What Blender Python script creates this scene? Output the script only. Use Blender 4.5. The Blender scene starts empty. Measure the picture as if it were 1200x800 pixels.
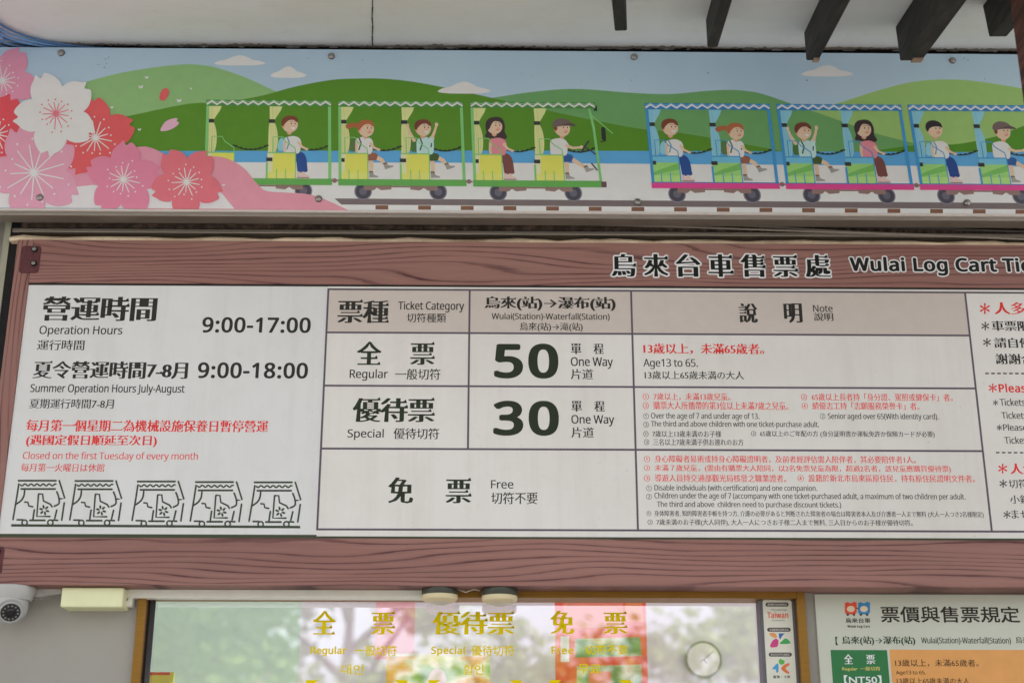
import bpy, bmesh, math, random
from mathutils import Vector, Matrix
R = math.radians
random.seed(7)
C = bpy.context.scene.collection
sc = bpy.context.scene

# ------------------------------------------------------------------ camera
F_PX = 1667.0                      # focal length in pixels of the 1200 px wide photograph
PITCH, YAW, ROLL = 0.3385097, 0.0119921, 0.0008211
CAM = Vector((0.0, -3.5, 1.6))
fw = Vector((math.sin(YAW)*math.cos(PITCH), math.cos(YAW)*math.cos(PITCH), math.sin(PITCH)))
rt = fw.cross(Vector((0, 0, 1))).normalized()
up = rt.cross(fw)
r2 = math.cos(ROLL)*rt + math.sin(ROLL)*up
u2 = -math.sin(ROLL)*rt + math.cos(ROLL)*up
cd = bpy.data.cameras.new('camera')
co = bpy.data.objects.new('camera', cd)
C.objects.link(co)
co.matrix_world = Matrix(((r2.x, u2.x, -fw.x, CAM.x), (r2.y, u2.y, -fw.y, CAM.y), (r2.z, u2.z, -fw.z, CAM.z), (0, 0, 0, 1)))
cd.sensor_width = 36.0
cd.sensor_fit = 'HORIZONTAL'
cd.lens = F_PX/1200*36
cd.clip_start = 0.05
cd.clip_end = 1000
cd.dof.use_dof = True
cd.dof.focus_distance = 3.74
cd.dof.aperture_fstop = 2.3
sc.camera = co

# ------------------------------------------------------------------ sky, sun, exposure
SUN_EL, SUN_AZ = 56.0, 24.0
w = bpy.data.worlds.new('World')
sc.world = w
w.use_nodes = True
nt = w.node_tree
sky = nt.nodes.new('ShaderNodeTexSky')
sky.sky_type = 'NISHITA'
sky.sun_disc = False
sky.sun_elevation = R(SUN_EL)
sky.sun_rotation = R(SUN_AZ)
sky.air_density = 1.0
sky.dust_density = 4.0
hs = nt.nodes.new('ShaderNodeHueSaturation')      # thin overcast: most of the blue is gone
hs.inputs['Saturation'].default_value = 0.24
nt.links.new(sky.outputs[0], hs.inputs['Color'])
nt.links.new(hs.outputs[0], nt.nodes['Background'].inputs[0])
nt.nodes['Background'].inputs[1].default_value = 0.13
sd = bpy.data.lights.new('sun', 'SUN')
sd.energy = 2.4
sd.angle = R(10)
sd.color = (1.0, 0.95, 0.88)
so = bpy.data.objects.new('sun', sd)
C.objects.link(so)
az = R(SUN_AZ)
sdir = Vector((math.sin(az)*math.cos(R(SUN_EL)), math.cos(az)*math.cos(R(SUN_EL)), math.sin(R(SUN_EL))))
so.rotation_euler = sdir.to_track_quat('Z', 'Y').to_euler()
vs = sc.view_settings
vs.view_transform = 'Standard'
vs.look = 'None'
vs.gamma = 1
vs.use_curve_mapping = False
vs.exposure = 1.8
cy = sc.cycles
cy.max_bounces = 8
cy.transparent_max_bounces = 8
cy.use_denoising = True

# ------------------------------------------------------------------ helpers
def ray(px, py):
    return ((px-600)/F_PX*r2 - (py-400)/F_PX*u2 + fw)

def at(px, py, Y=0.0):
    """point of the photograph carried to the upright plane y = Y"""
    d = ray(px, py)
    return CAM + d*((Y-CAM.y)/d.y)

def onplane(px, py, p0, n):
    d = ray(px, py)
    return CAM + d*((p0-CAM).dot(n)/d.dot(n))

def lin(c):
    c /= 255.0
    return c/12.92 if c <= 0.04045 else ((c+0.055)/1.055)**2.4

MATS = {}
def mat(rgb, rough=0.55, name=None, k=1.25, spec=0.3, var=0.05, scale=30.0):
    """plain painted or printed colour with a little uneven wear; rgb as seen in the picture"""
    key = (tuple(rgb), rough, k, spec, var)
    if key in MATS:
        return MATS[key]
    m = bpy.data.materials.new(name or 'print_%d_%d_%d' % tuple(rgb))
    m.use_nodes = True
    t = m.node_tree
    b = t.nodes['Principled BSDF']
    col = [min(0.82, lin(c)*k) for c in rgb]
    b.inputs['Roughness'].default_value = rough
    b.inputs['Specular IOR Level'].default_value = spec
    if var > 0:
        tc = t.nodes.new('ShaderNodeTexCoord')
        n = t.nodes.new('ShaderNodeTexNoise')
        n.inputs['Scale'].default_value = scale
        n.inputs['Detail'].default_value = 5
        t.links.new(tc.outputs['Object'], n.inputs['Vector'])
        mx = t.nodes.new('ShaderNodeMix')
        mx.data_type = 'RGBA'
        mx.inputs[6].default_value = (*[c*(1-var*2) for c in col], 1)
        mx.inputs[7].default_value = (*[min(0.85, c*(1+var*2)) for c in col], 1)
        t.links.new(n.outputs[0], mx.inputs[0])
        t.links.new(mx.outputs[2], b.inputs['Base Color'])
    else:
        b.inputs['Base Color'].default_value = (*col, 1)
    MATS[key] = m
    return m

def nodes_of(name):
    m = bpy.data.materials.new(name)
    m.use_nodes = True
    t = m.node_tree
    return m, t, t.nodes['Principled BSDF']

def ramp(t, fac, stops):
    r = t.nodes.new('ShaderNodeValToRGB')
    e = r.color_ramp.elements
    while len(e) < len(stops):
        e.new(0.5)
    for el, (p, c) in zip(e, stops):
        el.position = p
        el.color = (*c, 1)
    t.links.new(fac, r.inputs[0])
    return r.outputs[0]

def noise(t, vec, scale, detail=4, rough=0.55):
    n = t.nodes.new('ShaderNodeTexNoise')
    n.inputs['Scale'].default_value = scale
    n.inputs['Detail'].default_value = detail
    n.inputs['Roughness'].default_value = rough
    t.links.new(vec, n.inputs['Vector'])
    return n.outputs[0]

def mapped(t, scale=(1, 1, 1), rot=(0, 0, 0), loc=(0, 0, 0)):
    tc = t.nodes.new('ShaderNodeTexCoord')
    mp = t.nodes.new('ShaderNodeMapping')
    mp.inputs['Scale'].default_value = scale
    mp.inputs['Rotation'].default_value = rot
    mp.inputs['Location'].default_value = loc
    t.links.new(tc.outputs['Object'], mp.inputs['Vector'])
    return mp.outputs[0]

def mixc(t, fac, a, b, mode='MIX'):
    mx = t.nodes.new('ShaderNodeMix')
    mx.data_type = 'RGBA'
    mx.blend_type = mode
    for sock, v in ((0, fac), (6, a), (7, b)):
        if hasattr(v, 'is_output'):
            t.links.new(v, mx.inputs[sock])
        elif sock == 0:
            mx.inputs[0].default_value = v
        else:
            mx.inputs[sock].default_value = (*v, 1)
    return mx.outputs[2]

def mth(t, op, a, b=0.0):
    n = t.nodes.new('ShaderNodeMath')
    n.operation = op
    for i, v in enumerate((a, b)):
        if hasattr(v, 'is_output'):
            t.links.new(v, n.inputs[i])
        else:
            n.inputs[i].default_value = v
    return n.outputs[0]

def bump(t, b, h, strength=0.3, dist=0.01):
    n = t.nodes.new('ShaderNodeBump')
    n.inputs['Strength'].default_value = strength
    n.inputs['Distance'].default_value = dist
    t.links.new(h, n.inputs['Height'])
    t.links.new(n.outputs[0], b.inputs['Normal'])

class MB:
    """collects shapes and links them as ONE mesh object"""
    def __init__(self):
        self.v, self.f, self.mi, self.mats = [], [], [], []
    def m(self, material):
        if material not in self.mats:
            self.mats.append(material)
        return self.mats.index(material)
    def face(self, pts, material):
        i = len(self.v)
        self.v += [tuple(p) for p in pts]
        self.f.append(tuple(range(i, i+len(pts))))
        self.mi.append(self.m(material))
    def mesh(self, vs_, fs_, material):
        i = len(self.v)
        self.v += [tuple(p) for p in vs_]
        k = self.m(material)
        for f in fs_:
            self.f.append(tuple(a+i for a in f))
            self.mi.append(k)
    def box(self, lo, hi, material):
        x0, y0, z0 = lo
        x1, y1, z1 = hi
        vs_ = [(x, y, z) for x in (x0, x1) for y in (y0, y1) for z in (z0, z1)]
        self.mesh(vs_, [(0, 1, 3, 2), (4, 6, 7, 5), (0, 4, 5, 1), (2, 3, 7, 6), (0, 2, 6, 4), (1, 5, 7, 3)], material)
    def obox(self, o, ax, ay, az_, material):
        """box from corner o along three edge vectors"""
        vs_ = [o + ax*i + ay*j + az_*k for i in (0, 1) for j in (0, 1) for k in (0, 1)]
        self.mesh(vs_, [(0, 1, 3, 2), (4, 6, 7, 5), (0, 4, 5, 1), (2, 3, 7, 6), (0, 2, 6, 4), (1, 5, 7, 3)], material)
    def lathe(self, prof, centre, axis, material, n=40):
        """prof = [(radius, distance along axis)]"""
        a = Vector(axis).normalized()
        s = a.orthogonal().normalized()
        t = a.cross(s)
        vs_, fs_ = [], []
        for (r_, h) in prof:
            for k in range(n):
                q = 2*math.pi*k/n
                vs_.append(Vector(centre)+a*h+(s*math.cos(q)+t*math.sin(q))*r_)
        for j in range(len(prof)-1):
            for k in range(n):
                fs_.append((j*n+k, j*n+(k+1) % n, (j+1)*n+(k+1) % n, (j+1)*n+k))
        fs_.append(tuple(range(n)))
        fs_.append(tuple((len(prof)-1)*n+k for k in range(n)))
        self.mesh(vs_, fs_, material)
    def tube(self, pts, r_, material, n=10):
        pts = [Vector(p) for p in pts]
        vs_, fs_ = [], []
        for i, p in enumerate(pts):
            d = (pts[min(i+1, len(pts)-1)]-pts[max(i-1, 0)]).normalized()
            s = d.cross(Vector((0.05, 0.1, 1))).normalized()
            t = d.cross(s)
            rr = r_[i] if isinstance(r_, (list, tuple)) else r_
            for k in range(n):
                q = 2*math.pi*k/n
                vs_.append(p+(s*math.cos(q)+t*math.sin(q))*rr)
        for i in range(len(pts)-1):
            for k in range(n):
                fs_.append((i*n+k, i*n+(k+1) % n, (i+1)*n+(k+1) % n, (i+1)*n+k))
        fs_.append(tuple(range(n)))
        fs_.append(tuple((len(pts)-1)*n+k for k in range(n)))
        self.mesh(vs_, fs_, material)
    def build(self, name, parent=None, smooth=False, bevel=0.0, label=None):
        me = bpy.data.meshes.new(name)
        off = Vector(parent['origin']) if parent is not None else Vector((0, 0, 0))
        me.from_pydata([tuple(Vector(p)-off) for p in self.v], [], self.f)
        for m_ in self.mats:
            me.materials.append(m_)
        me.polygons.foreach_set('material_index', self.mi)
        if smooth:
            me.polygons.foreach_set('use_smooth', [True]*len(me.polygons))
        me.update()
        o = bpy.data.objects.new(name, me)
        C.objects.link(o)
        if parent is not None:
            o.parent = parent
            o['origin'] = parent['origin']
        if smooth:
            b = bmesh.new()
            b.from_mesh(me)
            bmesh.ops.remove_doubles(b, verts=b.verts, dist=1e-6)
            bmesh.ops.recalc_face_normals(b, faces=b.faces)
            for e in b.edges:
                if len(e.link_faces) == 2 and e.calc_face_angle(0) > R(38):
                    e.smooth = False
            b.to_mesh(me)
            b.free()
        if bevel:
            md = o.modifiers.new('bevel', 'BEVEL')
            md.width = bevel
            md.segments = 2
            md.limit_method = 'ANGLE'
        if label:
            o['label'] = label
        return o

def thing(name, label, cat, loc=(0, 0, 0), group=None):
    o = bpy.data.objects.new(name, None)
    C.objects.link(o)
    o.location = loc
    o['origin'] = tuple(loc)
    o['label'] = label
    o['category'] = cat
    o.empty_display_size = 0.05
    if group:
        o['group'] = group
    return o

def smooth_pts(pts, n=6, closed=False):
    """Catmull-Rom through the points"""
    out = []
    N = len(pts)
    rng = N if closed else N-1
    for i in range(rng):
        if closed:
            p0, p1, p2, p3 = pts[(i-1) % N], pts[i], pts[(i+1) % N], pts[(i+2) % N]
        else:
            p0, p1, p2, p3 = pts[max(i-1, 0)], pts[i], pts[i+1], pts[min(i+2, N-1)]
        for k in range(n):
            t = k/n
            out.append(tuple(0.5*((2*p1[j])+(-p0[j]+p2[j])*t+(2*p0[j]-5*p1[j]+4*p2[j]-p3[j])*t*t+(-p0[j]+3*p1[j]-3*p2[j]+p3[j])*t**3) for j in (0, 1)))
    if not closed:
        out.append(tuple(pts[-1]))
    return out

def ell(cx, cy_, rx, ry=None, n=20, a=0):
    ry = ry or rx
    o = []
    for k in range(n):
        q = 2*math.pi*k/n
        x, y = rx*math.cos(q), ry*math.sin(q)
        o.append((cx+x*math.cos(a)-y*math.sin(a), cy_+x*math.sin(a)+y*math.cos(a)))
    return o

class Flat:
    """drawing on an upright surface: fn turns drawing coordinates into (x, z); every layer lies a hair above the one below"""
    STEP = 0.00001
    def __init__(self, fn, Y, mb=None):
        self.fn, self.Y = fn, Y
        self.mb = mb or MB()
        self.L = 1
    def up(self, n=1):
        self.L += n
        return self
    def y(self):
        return self.Y-self.L*self.STEP
    zmin = None
    def poly(self, pts, material):
        y = self.y()
        q = []
        for p in pts:
            x, z = self.fn(*p)
            q.append((x, y, z))
        if self.zmin is not None:          # trimmed where the printed sheet ends
            zm, c = self.zmin, []
            for i in range(len(q)):
                a, b_ = q[i-1], q[i]
                if (a[2] >= zm) != (b_[2] >= zm):
                    k = (zm-a[2])/(b_[2]-a[2])
                    c.append((a[0]+(b_[0]-a[0])*k, y, zm))
                if b_[2] >= zm:
                    c.append(b_)
            q = c
            if len(q) < 3:
                return
        a = sum(q[i][0]*q[(i+1) % len(q)][2]-q[(i+1) % len(q)][0]*q[i][2] for i in range(len(q)))
        if a < 0:
            q.reverse()
        self.mb.face(q, material)
        self.L += 1
    def rect(self, x0, y0, x1, y1, material):
        self.poly([(x0, y0), (x1, y0), (x1, y1), (x0, y1)], material)
    def stroke(self, pts, wd, material, caps=True):
        """line of constant or tapering width"""
        pts = [Vector(p) for p in pts]
        n = len(pts)
        ws = wd if isinstance(wd, (list, tuple)) else [wd]*n
        lft, rgt = [], []
        for i, p in enumerate(pts):
            d = pts[min(i+1, n-1)]-pts[max(i-1, 0)]
            if d.length < 1e-9:
                d = Vector((1, 0))
            d.normalize()
            s = Vector((-d.y, d.x))*ws[i]/2
            lft.append(p+s)
            rgt.append(p-s)
        poly = [tuple(p) for p in lft]
        if caps:
            d = (pts[-1]-pts[-2]).normalized()
            for k in range(1, 6):
                q = math.pi*k/6
                s = Vector((-d.y, d.x))
                poly.append(tuple(pts[-1]+(s*math.cos(q)+d*math.sin(q))*ws[-1]/2))
        poly += [tuple(p) for p in reversed(rgt)]
        if caps:
            d = (pts[0]-pts[1]).normalized()
            for k in range(1, 6):
                q = math.pi*k/6
                s = Vector((-d.y, d.x))
                poly.append(tuple(pts[0]+(s*math.cos(q)+d*math.sin(q))*ws[0]/2))
        self.poly(poly, material)

# ------------------------------------------------------------------ lettering
SANS = None
try:
    SANS = bpy.data.fonts.load(bpy.utils.resource_path('LOCAL')+'/datafiles/fonts/NotoSansHebrew-Regular.woff2')
except Exception:
    SANS = None

GLYPH = {}
def glyphs(s, sans, offset, res, spacing):
    key = (s, sans, offset, res, spacing)
    if key in GLYPH:
        return GLYPH[key]
    c = bpy.data.curves.new('lettering', 'FONT')
    c.body = s
    if sans and SANS:
        c.font = SANS
    c.resolution_u = res
    c.offset = offset
    c.space_character = spacing
    o = bpy.data.objects.new('lettering', c)
    me = o.to_mesh()
    v = [(p.co.x, p.co.y) for p in me.vertices]
    f = [tuple(p.vertices) for p in me.polygons]
    o.to_mesh_clear()
    bpy.data.objects.remove(o)
    bpy.data.curves.remove(c)
    GLYPH[key] = (v, f)
    return v, f

#        sans, offset, resolution, spacing, shifted copies that thicken the strokes (shares of the height)
def RING(rx, rz, n):
    return [(rx*math.cos(2*math.pi*k/n), rz*math.sin(2*math.pi*k/n)) for k in range(n)]+[(0, 0)]
ONE = [(0, 0)]
#  strokes of the printed Chinese: uprights thickened, levels thinned (shares of a character), small triangle on the right end of levels
SONG = {'ming': (0.052, 0.009, 0.09), 'mingt': (0.038, 0.008, 0.08), 'mingl': (0.020, 0.007, 0.06)}
EM = []
def song(v, f, ex, dy, tri):
    if not EM:
        q = glyphs('國', False, 0.0, 2, 1.0)[0]
        EM.append(max(p[1] for p in q)-min(p[1] for p in q))
    em = EM[0]
    cnt = {}
    for fc in f:
        ar = sum(v[fc[i]][0]*v[fc[(i+1) % len(fc)]][1]-v[fc[(i+1) % len(fc)]][0]*v[fc[i]][1] for i in range(len(fc)))
        fc = fc if ar > 0 else fc[::-1]
        for i in range(len(fc)):
            e = (fc[i], fc[(i+1) % len(fc)])
            if (e[1], e[0]) in cnt:
                del cnt[(e[1], e[0])]
            else:
                cnt[e] = 1
    nrm = [[0.0, 0.0] for _ in v]
    prv = {}
    for (i, j) in cnt:
        dx, dz = v[j][0]-v[i][0], v[j][1]-v[i][1]
        l_ = math.hypot(dx, dz) or 1
        for k in (i, j):
            nrm[k][0] += dz/l_
            nrm[k][1] -= dx/l_
        prv[i] = j
    cl = lambda x: max(-1.0, min(1.0, x))
    out = [(p[0]+ex*em*cl(n[0]), p[1]-dy*em*cl(n[1])) for p, n in zip(v, nrm)]
    fs = list(f)
    for (i, j) in cnt:                     # outline runs anticlockwise: right ends run upward from i to j
        (x0, z0), (x1, z1) = v[i], v[j]
        h = z1-z0
        if 0.03*em < h < 0.11*em and abs(x1-x0) < 0.012*em and j in prv:
            k = prv[j]
            if abs(v[k][1]-z1) < 0.012*em and x1-v[k][0] > 0.16*em:
                n0 = len(out)
                top, bot = out[j], out[i]
                out += [(top[0]+0.004*em, bot[1]), (top[0]-0.035*em, top[1]+tri*em), (top[0]-0.15*em, top[1]-0.004*em)]
                fs.append((n0, n0+1, n0+2))
    return out, fs
STYLE = {'ming': (False, 0.0, 3, 1.0, ONE), 'mingt': (False, 0.0, 3, 1.0, ONE), 'mingl': (False, 0.0, 2, 1.0, ONE),
         'goth': (False, 0.0, 3, 1.0, [(-.018, -.014), (.018, -.014), (-.018, .014), (.018, .014)]), 'gothl': (False, 0.0, 2, 1.0, [(-.008, 0), (.008, 0)]),
         'lat': (True, 0.0, 3, 0.98, [(-.013, -.005), (.013, -.005), (-.013, .005), (.013, .005)]), 'lats': (True, 0.0, 2, 0.97, [(-.014, 0), (.014, 0)]), 'latb': (True, 0.0, 4, 1.06, RING(.042, .03, 8)),
         'latx': (True, 0.0, 5, 1.12, RING(.062, .038, 14))}

def write(fl, s, xl, xr, y1, y2, rgb, style='mingl', extra=0.0, material=None):
    """lettering whose ink fills the box xl..xr, y1..y2 (photograph pixels) on fl's surface"""
    sans, off, res, spc, cps = STYLE[style]
    v, f = glyphs(s, sans, off+extra, res, spc)
    if not v:
        return
    if style in SONG:
        v, f = song(v, f, *SONG[style])
    ax, az = fl.fn(xl, (y1+y2)/2)
    bx, bz = fl.fn(xr, (y1+y2)/2)
    tz = fl.fn((xl+xr)/2, y1)[1]
    lz = fl.fn((xl+xr)/2, y2)[1]
    mx0, mx1 = min(p[0] for p in v), max(p[0] for p in v)
    my0, my1 = min(p[1] for p in v), max(p[1] for p in v)
    H = tz-lz
    d = max(abs(c[0]) for c in cps)*H
    e = max(abs(c[1]) for c in cps)*H
    sx = (bx-ax-2*d)/max(1e-6, mx1-mx0)
    sz = (H-2*e)/max(1e-6, my1-my0)
    m_ = material or mat(rgb, 0.5, k=0.8 if max(rgb) < 100 else 1.25, spec=0.15, var=0.03)
    for dx, dz in cps:
        fl.mb.mesh([(ax+d+(p[0]-mx0)*sx+dx*H, fl.y(), lz+e+(p[1]-my0)*sz+dz*H) for p in v], f, m_)
        fl.L += 1

# ------------------------------------------------------------------ materials
def grime_paint(name, rgb, dark, k=1.25, sc1=1.3, rough=0.7, amount=0.5, streak=0.0):
    m, t, b = nodes_of(name)
    v = mapped(t)
    a = noise(t, v, sc1, 8, 0.65)
    c = noise(t, v, sc1*14, 5, 0.6)
    base = [min(.82, lin(x)*k) for x in rgb]
    dk = [lin(x)*k for x in dark]
    f1 = ramp(t, a, [(0.42, (0, 0, 0)), (0.75, (1, 1, 1))])
    f2 = ramp(t, c, [(0.55, (0, 0, 0)), (0.8, (1, 1, 1))])
    col = mixc(t, mth(t, 'MULTIPLY', f1, amount), base, dk)
    col = mixc(t, mth(t, 'MULTIPLY', f2, amount*0.5), col, dk)
    if streak:
        st = noise(t, mapped(t, (16, 1, 0.9)), 1.0, 6, 0.7)
        col = mixc(t, mth(t, 'MULTIPLY', ramp(t, st, [(0.48, (0, 0, 0)), (0.72, (1, 1, 1))]), streak), col, dk)
        sp = noise(t, v, 90, 3, 0.6)
        col = mixc(t, mth(t, 'MULTIPLY', ramp(t, sp, [(0.70, (0, 0, 0)), (0.76, (1, 1, 1))]), 0.35), col, [x*0.6 for x in dk])
        t.links.new(ramp(t, a, [(0.3, (rough*.75,)*3), (0.7, (min(1, rough*1.35),)*3)]), b.inputs['Roughness'])
    t.links.new(col, b.inputs['Base Color'])
    if not streak:
        b.inputs['Roughness'].default_value = rough
    bump(t, b, c, 0.15, 0.003)
    return m

def plank(name, vertical=False):
    """printed reddish timber: long wavering dark growth lines, some closing into long loops"""
    m, t, b = nodes_of(name)
    tc = t.nodes.new('ShaderNodeTexCoord')
    sep = t.nodes.new('ShaderNodeSeparateXYZ')
    t.links.new(tc.outputs['Object'], sep.inputs[0])
    xo, zo = (sep.outputs[2], sep.outputs[0]) if vertical else (sep.outputs[0], sep.outputs[2])
    cb = t.nodes.new('ShaderNodeCombineXYZ')
    t.links.new(mth(t, 'MULTIPLY', xo, 1.1), cb.inputs[0])
    t.links.new(mth(t, 'MULTIPLY', zo, 9.0), cb.inputs[1])
    big = noise(t, cb.outputs[0], 1.0, 1.5, 0.4)
    cb2 = t.nodes.new('ShaderNodeCombineXYZ')
    t.links.new(mth(t, 'MULTIPLY', xo, 9.0), cb2.inputs[0])
    t.links.new(mth(t, 'MULTIPLY', zo, 160.0), cb2.inputs[1])
    fine = noise(t, cb2.outputs[0], 1.0, 4, 0.6)
    ph = mth(t, 'ADD', mth(t, 'MULTIPLY', big, 8.0), mth(t, 'MULTIPLY', zo, 62.0))
    ph = mth(t, 'ADD', ph, mth(t, 'MULTIPLY', fine, 0.22))
    fr = mth(t, 'FRACT', ph)
    line = ramp(t, fr, [(0.0, (1, 1, 1)), (0.09, (0.85, 0.85, 0.85)), (0.19, (0.15, 0.15, 0.15)), (0.6, (0, 0, 0)), (0.95, (0.2, .2, .2)), (1.0, (1, 1, 1))])
    base = mixc(t, fine, [lin(c)*1.0 for c in (171, 127, 116)], [lin(c)*1.0 for c in (149, 107, 98)])
    side = ramp(t, noise(t, cb.outputs[0], 0.7, 2, 0.5), [(0.35, (1.0, 1.0, 1.0)), (0.7, (0.78, 0.72, 0.74))])
    base = mixc(t, 1.0, base, side, 'MULTIPLY')
    cb3 = t.nodes.new('ShaderNodeCombineXYZ')
    t.links.new(mth(t, 'MULTIPLY', xo, 3.0), cb3.inputs[0])
    t.links.new(mth(t, 'MULTIPLY', zo, 40.0), cb3.inputs[1])
    patch = ramp(t, noise(t, cb3.outputs[0], 1.0, 3, 0.6), [(0.34, (0.35, .35, .35)), (0.6, (1, 1, 1))])
    base = mixc(t, mth(t, 'MULTIPLY', ramp(t, noise(t, tc.outputs['Object'], 2.2, 7, 0.7), [(0.45, (0, 0, 0)), (0.75, (1, 1, 1))]), 0.35), base, [lin(c) for c in (142, 114, 106)])
    col = mixc(t, mth(t, 'MULTIPLY', line, patch), base, [lin(c) for c in (78, 40, 44)])
    t.links.new(col, b.inputs['Base Color'])
    b.inputs['Roughness'].default_value = 0.5
    b.inputs['Specular IOR Level'].default_value = 0.25
    return m

def dark_timber(name, rgb=(50, 44, 42)):
    m, t, b = nodes_of(name)
    v = mapped(t, (14, 1.2, 14))
    a = noise(t, v, 3.0, 8, 0.7)
    col = ramp(t, a, [(0.28, [lin(c*0.35) for c in rgb]), (0.5, [lin(c) for c in rgb]), (0.72, [lin(c*1.7) for c in rgb])])
    t.links.new(col, b.inputs['Base Color'])
    b.inputs['Roughness'].default_value = 0.75
    bump(t, b, a, 0.5, 0.004)
    return m

def metal(name, rgb, rough=0.35, metallic=1.0):
    m, t, b = nodes_of(name)
    v = mapped(t, (3, 3, 60))
    a = noise(t, v, 3.0, 6, 0.6)
    lo, hi = [lin(c*0.82) for c in rgb], [min(.9, lin(c)*1.15) for c in rgb]
    t.links.new(mixc(t, a, lo, hi), b.inputs['Base Color'])
    b.inputs['Metallic'].default_value = metallic
    b.inputs['Roughness'].default_value = rough
    return m

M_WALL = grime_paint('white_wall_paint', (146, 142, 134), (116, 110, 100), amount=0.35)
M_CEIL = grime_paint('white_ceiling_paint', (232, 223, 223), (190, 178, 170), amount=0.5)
M_WOOD = plank('reddish_timber')
M_WOODV = plank('reddish_timber_upright', True)
M_RAFTER = dark_timber('black_timber', (38, 33, 31))
M_POST = dark_timber('brown_timber', (84, 52, 44))
M_ROOF = mat((90, 86, 84), 0.8)
M_GOLD = metal('gold_anodised', (150, 108, 40), 0.45, 0.6)
M_STEEL = metal('dull_steel', (150, 146, 142), 0.45, 0.9)
M_BLACK = mat((22, 20, 20), 0.7, var=0.02)
M_PAPER = grime_paint('cream_sheet', (206, 202, 197), (188, 183, 175), amount=0.5, sc1=2.2, rough=0.42, streak=0.38)
M_PAPER2 = grime_paint('white_sheet', (202, 201, 200), (184, 182, 178), amount=0.5, sc1=1.8, rough=0.42, streak=0.38)

# ================================================================== setting
g = MB()
M_G, t, b = nodes_of('grey_paving')
v_ = mapped(t)
t.links.new(ramp(t, noise(t, v_, 0.8, 10, 0.65), [(0.3, (0.22, 0.21, 0.2)), (0.7, (0.34, 0.33, 0.31))]), b.inputs['Base Color'])
b.inputs['Roughness'].default_value = 0.9
g.face([(-250, -250, 0), (250, -250, 0), (250, 250, 0), (-250, 250, 0)], M_G)
o = g.build('ground')
o['kind'] = 'structure'
M_R, t, b = nodes_of('asphalt')
v_ = mapped(t)
t.links.new(ramp(t, noise(t, v_, 40, 6, 0.7), [(0.3, (0.04, 0.04, 0.042)), (0.7, (0.07, 0.07, 0.07))]), b.inputs['Base Color'])
b.inputs['Roughness'].default_value = 0.9
g = MB()
g.face([(-250, -11.5, 0.004), (250, -11.5, 0.004), (250, -5.5, 0.004), (-250, -5.5, 0.004)], M_R)
o = g.build('road')
o['kind'] = 'structure'

# ------------------------------------------------------------------ the building
YW = 0.09            # front face of the wall
YB = -0.06           # front face of the banner
YG = 0.135           # window glass
office = thing('ticket_office', 'white plastered ticket office front with black rafters under its sloping eaves', 'building', (0, YW, 0))
x0w, x1w = at(163.5, 700, 0.072).x, at(941.5, 700, 0.072).x
ztop = at(550, 691.5, 0.072).z
zbot = ztop-0.95
zc = at(600, 55, YB).z+0.008           # ceiling height above the banner's front face
SL = R(11.6)
def ceil_z(y):
    return zc+(y-YB)*math.tan(SL)
g = MB()
T = 0.16
XL, XR = -3.4, 4.2
ZT = ceil_z(YW)
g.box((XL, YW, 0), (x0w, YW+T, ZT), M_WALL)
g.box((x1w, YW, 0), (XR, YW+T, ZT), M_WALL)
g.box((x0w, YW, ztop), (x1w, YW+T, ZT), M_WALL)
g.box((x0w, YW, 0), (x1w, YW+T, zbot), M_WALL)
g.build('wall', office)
# the room behind the window
M_IN = mat((228, 226, 236), 0.8, k=0.92, var=0.02)
g = MB()
M_INB = mat((186, 206, 184), 0.8, k=1.0, var=0.05, scale=3)  # back wall tinted pale green for the hazy tree reflection in the glass
g.box((XL, 3.2, 0), (XR, 3.3, 3.0), M_INB)
g.box((XL-0.1, YW+T, 0), (XL, 3.2, 3.0), M_IN)
g.box((XR, YW+T, 0), (XR+0.1, 3.2, 3.0), M_IN)
g.build('interior_wall', office)
YP = 1.60            # white partition just inside the window
g = MB()
g.box((at(352, 740, YP).x, YP, 0), (at(1010, 740, YP).x, YP+0.05, 3.3), M_IN)
g.build('partition', office)
# ceiling and roof
g = MB()
OUT = -1.05
c0, c1 = (YW+T+0.0), OUT
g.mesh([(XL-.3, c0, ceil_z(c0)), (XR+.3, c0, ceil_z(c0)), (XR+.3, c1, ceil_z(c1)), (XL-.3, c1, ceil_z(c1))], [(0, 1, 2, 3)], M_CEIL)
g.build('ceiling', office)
g = MB()
for y0_, y1_, dz in ((OUT-0.05, YW+T+0.06, 0.02),):      # roof left off the room behind so sky and sun brighten it
    a_, b_ = ceil_z(y0_)+dz, ceil_z(y1_)+dz
    g.mesh([(XL-.4, y0_, a_), (XR+.4, y0_, a_), (XR+.4, y1_, b_), (XL-.4, y1_, b_),
            (XL-.4, y0_, a_+.08), (XR+.4, y0_, a_+.08), (XR+.4, y1_, b_+.08), (XL-.4, y1_, b_+.08)],
           [(0, 1, 2, 3), (7, 6, 5, 4), (0, 4, 5, 1), (2, 6, 7, 3), (0, 3, 7, 4), (1, 5, 6, 2)], M_ROOF)
g.build('roof', office)
cn = Vector((0, -math.sin(SL), math.cos(SL)))
cp = Vector((0, YB, zc))
dirn = -(ray(664, 627).normalized())          # rafters run down and out from the wall
dirn = (dirn - cn*dirn.dot(cn)).normalized()
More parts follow.
